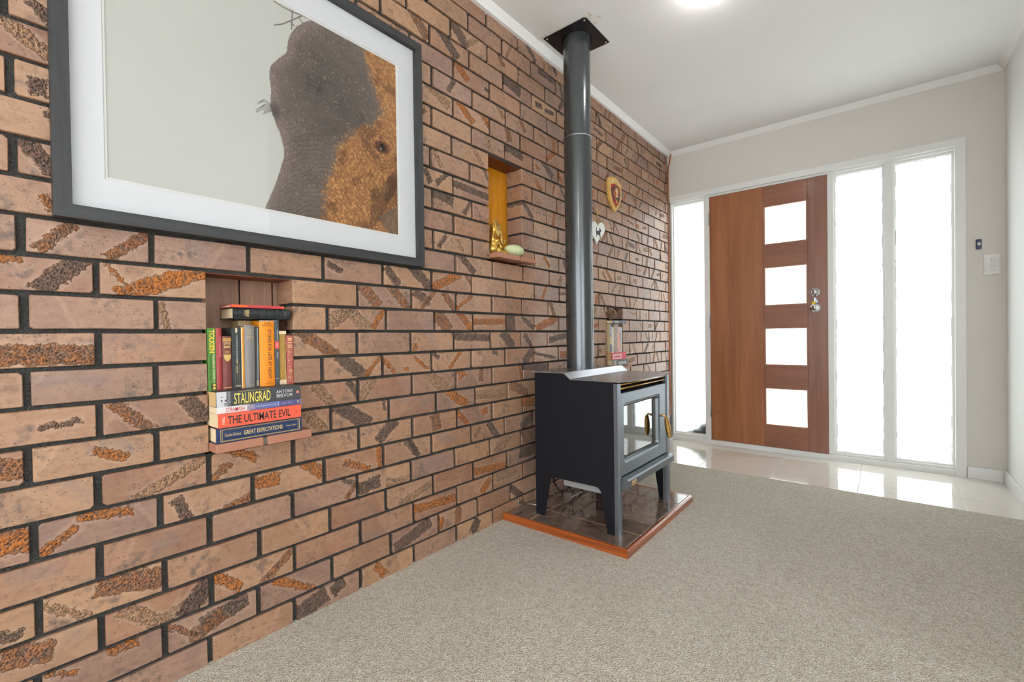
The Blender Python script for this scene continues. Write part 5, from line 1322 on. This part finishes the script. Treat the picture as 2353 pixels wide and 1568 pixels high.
for k in range(9): a = -.036 + k * .009; m.box(.0268, .0272, SYc + a - .0028, SYc + a + .0028, SZt - .036 - abs(a) * .12, SZt - .029 - abs(a) * .12)
o = m.build('banner_lettering', plain('banner_ink', (160, 128, 70), .5), pq); o['kind'] = 'stuff'

# ------------------------------------------------------------------ hanging heart
HYc, HZt = 1.767, 1.640
hh = thing('heart_ornament', 'white wooden heart with black terrier hung by a jute cord behind the flue', 'ornament', (.004, HYc, 1.505))
th = .10; hp_ = []
for k in range(48):
    a = 2 * PI * k / 48
    y = 16 * math.sin(a) ** 3; z = 13 * math.cos(a) - 5 * math.cos(2 * a) - 2 * math.cos(3 * a) - math.cos(4 * a)
    y, z = y / 16 * .098, z / 17 * .086
    hp_.append((HYc + y * math.cos(th) - z * math.sin(th) * -1, 1.592 + z * math.cos(th) + y * math.sin(th)))
MB().prism(hp_, .006, .017, 'X').build('heart', 'white_mdf', hh)
dog = [(-.026, -.032), (-.020, -.034), (-.017, -.014), (.010, -.018), (.022, -.036), (.031, -.036), (.028, -.02), (.027, .004), (.036, .004), (.040, .012), (.034, .020), (.022, .028), (.016, .036), (.013, .022), (.012, .010), (-.012, .008), (-.020, .012), (-.022, .034), (-.028, .036), (-.030, .010)]
MB().prism([(HYc + .008 + a, 1.586 + b + a * .10) for a, b in dog], .017, .0174, 'X').build('terrier_silhouette', plain('terrier_black', (58, 52, 60), .6), hh)
lettering('Scottish', (.0172, HYc + .016, 1.546), (0, 1, .1), (0, 0, 1), .030, .0075, .01).build('lettering', plain('heart_ink', (80, 84, 90), .6), hh)
lettering('Terrier', (.0172, HYc + .018, 1.534), (0, 1, .1), (0, 0, 1), .024, .0065, .01).build('lettering', plain('heart_ink_b', (80, 84, 90), .6), hh)
m = MB(); rr = random.Random(2)
for k in range(8):
    z = 1.652 - k * .012
    for y0, y1 in ((-.075 + k * .006, -.030 + .0 * k), (.040, .082 - k * .005)):
        p_ = y0
        while p_ < y1:
            L = rr.uniform(.006, .014); m.box(.0166, .0171, HYc + p_, HYc + min(p_ + L, y1), z + p_ * .1 - .001, z + p_ * .1 + .001); p_ += L + .004
o = m.build('fine_print', plain('heart_faint_ink', (180, 182, 176), .6), hh); o['kind'] = 'stuff'
MB().tube([(.0185, HYc, 1.628), (.0195, HYc, 1.66), (.012, HYc + .001, 1.722)], .0028, 8).build('cord', 'jute', hh)
MB().tube(smooth_path([(.012, HYc - .022, 1.717), (.016, HYc - .012, 1.726), (.018, HYc, 1.722), (.016, HYc + .012, 1.720), (.013, HYc + .024, 1.716)]), .003, 8).build('bow', 'jute', hh)
MB().tube(smooth_path([(.012, HYc + .004, 1.722), (.010, HYc + .030, 1.727), (.007, HYc + .046, 1.735), (.004, HYc + .049, 1.752), (-.006, HYc + .049, 1.756)]), .0014, 6).build('hook', 'brass', hh)

# ------------------------------------------------------------------ ceiling light just above the picture frame's edge
def ceiling_lamp(label, x, y, r, rgb, watts, glow):
    lt = thing('ceiling_light', label, 'ceiling light', (x, y, ZC))
    MB().lathe([(0, 0), (r * 1.25, 0), (r * 1.25, -.006), (r * 1.03, -.009), (0, -.009)], (x, y, ZC), 'Z', 32).build('base', 'gloss_white', lt)
    t = NT('lit_diffuser'); e = t.node('ShaderNodeEmission'); t.put(e.inputs[0], rgb); t.put(e.inputs[1], glow); t.done(e.outputs[0])
    t.m.cycles.emission_sampling = 'NONE'
    MB().lathe([(r, -.009), (r * .96, -.009 - r * .15), (r * .75, -.009 - r * .3), (r * .4, -.009 - r * .38), (0, -.009 - r * .4)], (x, y, ZC), 'Z', 32).build('diffuser', t.m, lt)
    ld = bpy.data.lights.new('lamp_glow', 'POINT'); ld.energy = watts; ld.color = rgb; ld.shadow_soft_size = .03
    lo = bpy.data.objects.new('lamp_glow', ld); COL.objects.link(lo); lo.parent = lt; lo.location = (0, 0, -.009 - r * .4 - .035)
ceiling_lamp('small round ceiling light above the carpet in front of the heater', .86, 1.285, .058, (1, .97, .92), 0.9, 40)
ceiling_lamp('unseen warm ceiling lamp added behind the viewpoint to warm the near bricks', 1.9, -1.9, .15, (1, .86, .70), 14, 14)  # added unseen lamp, warms the near bricks and brightens their top edges
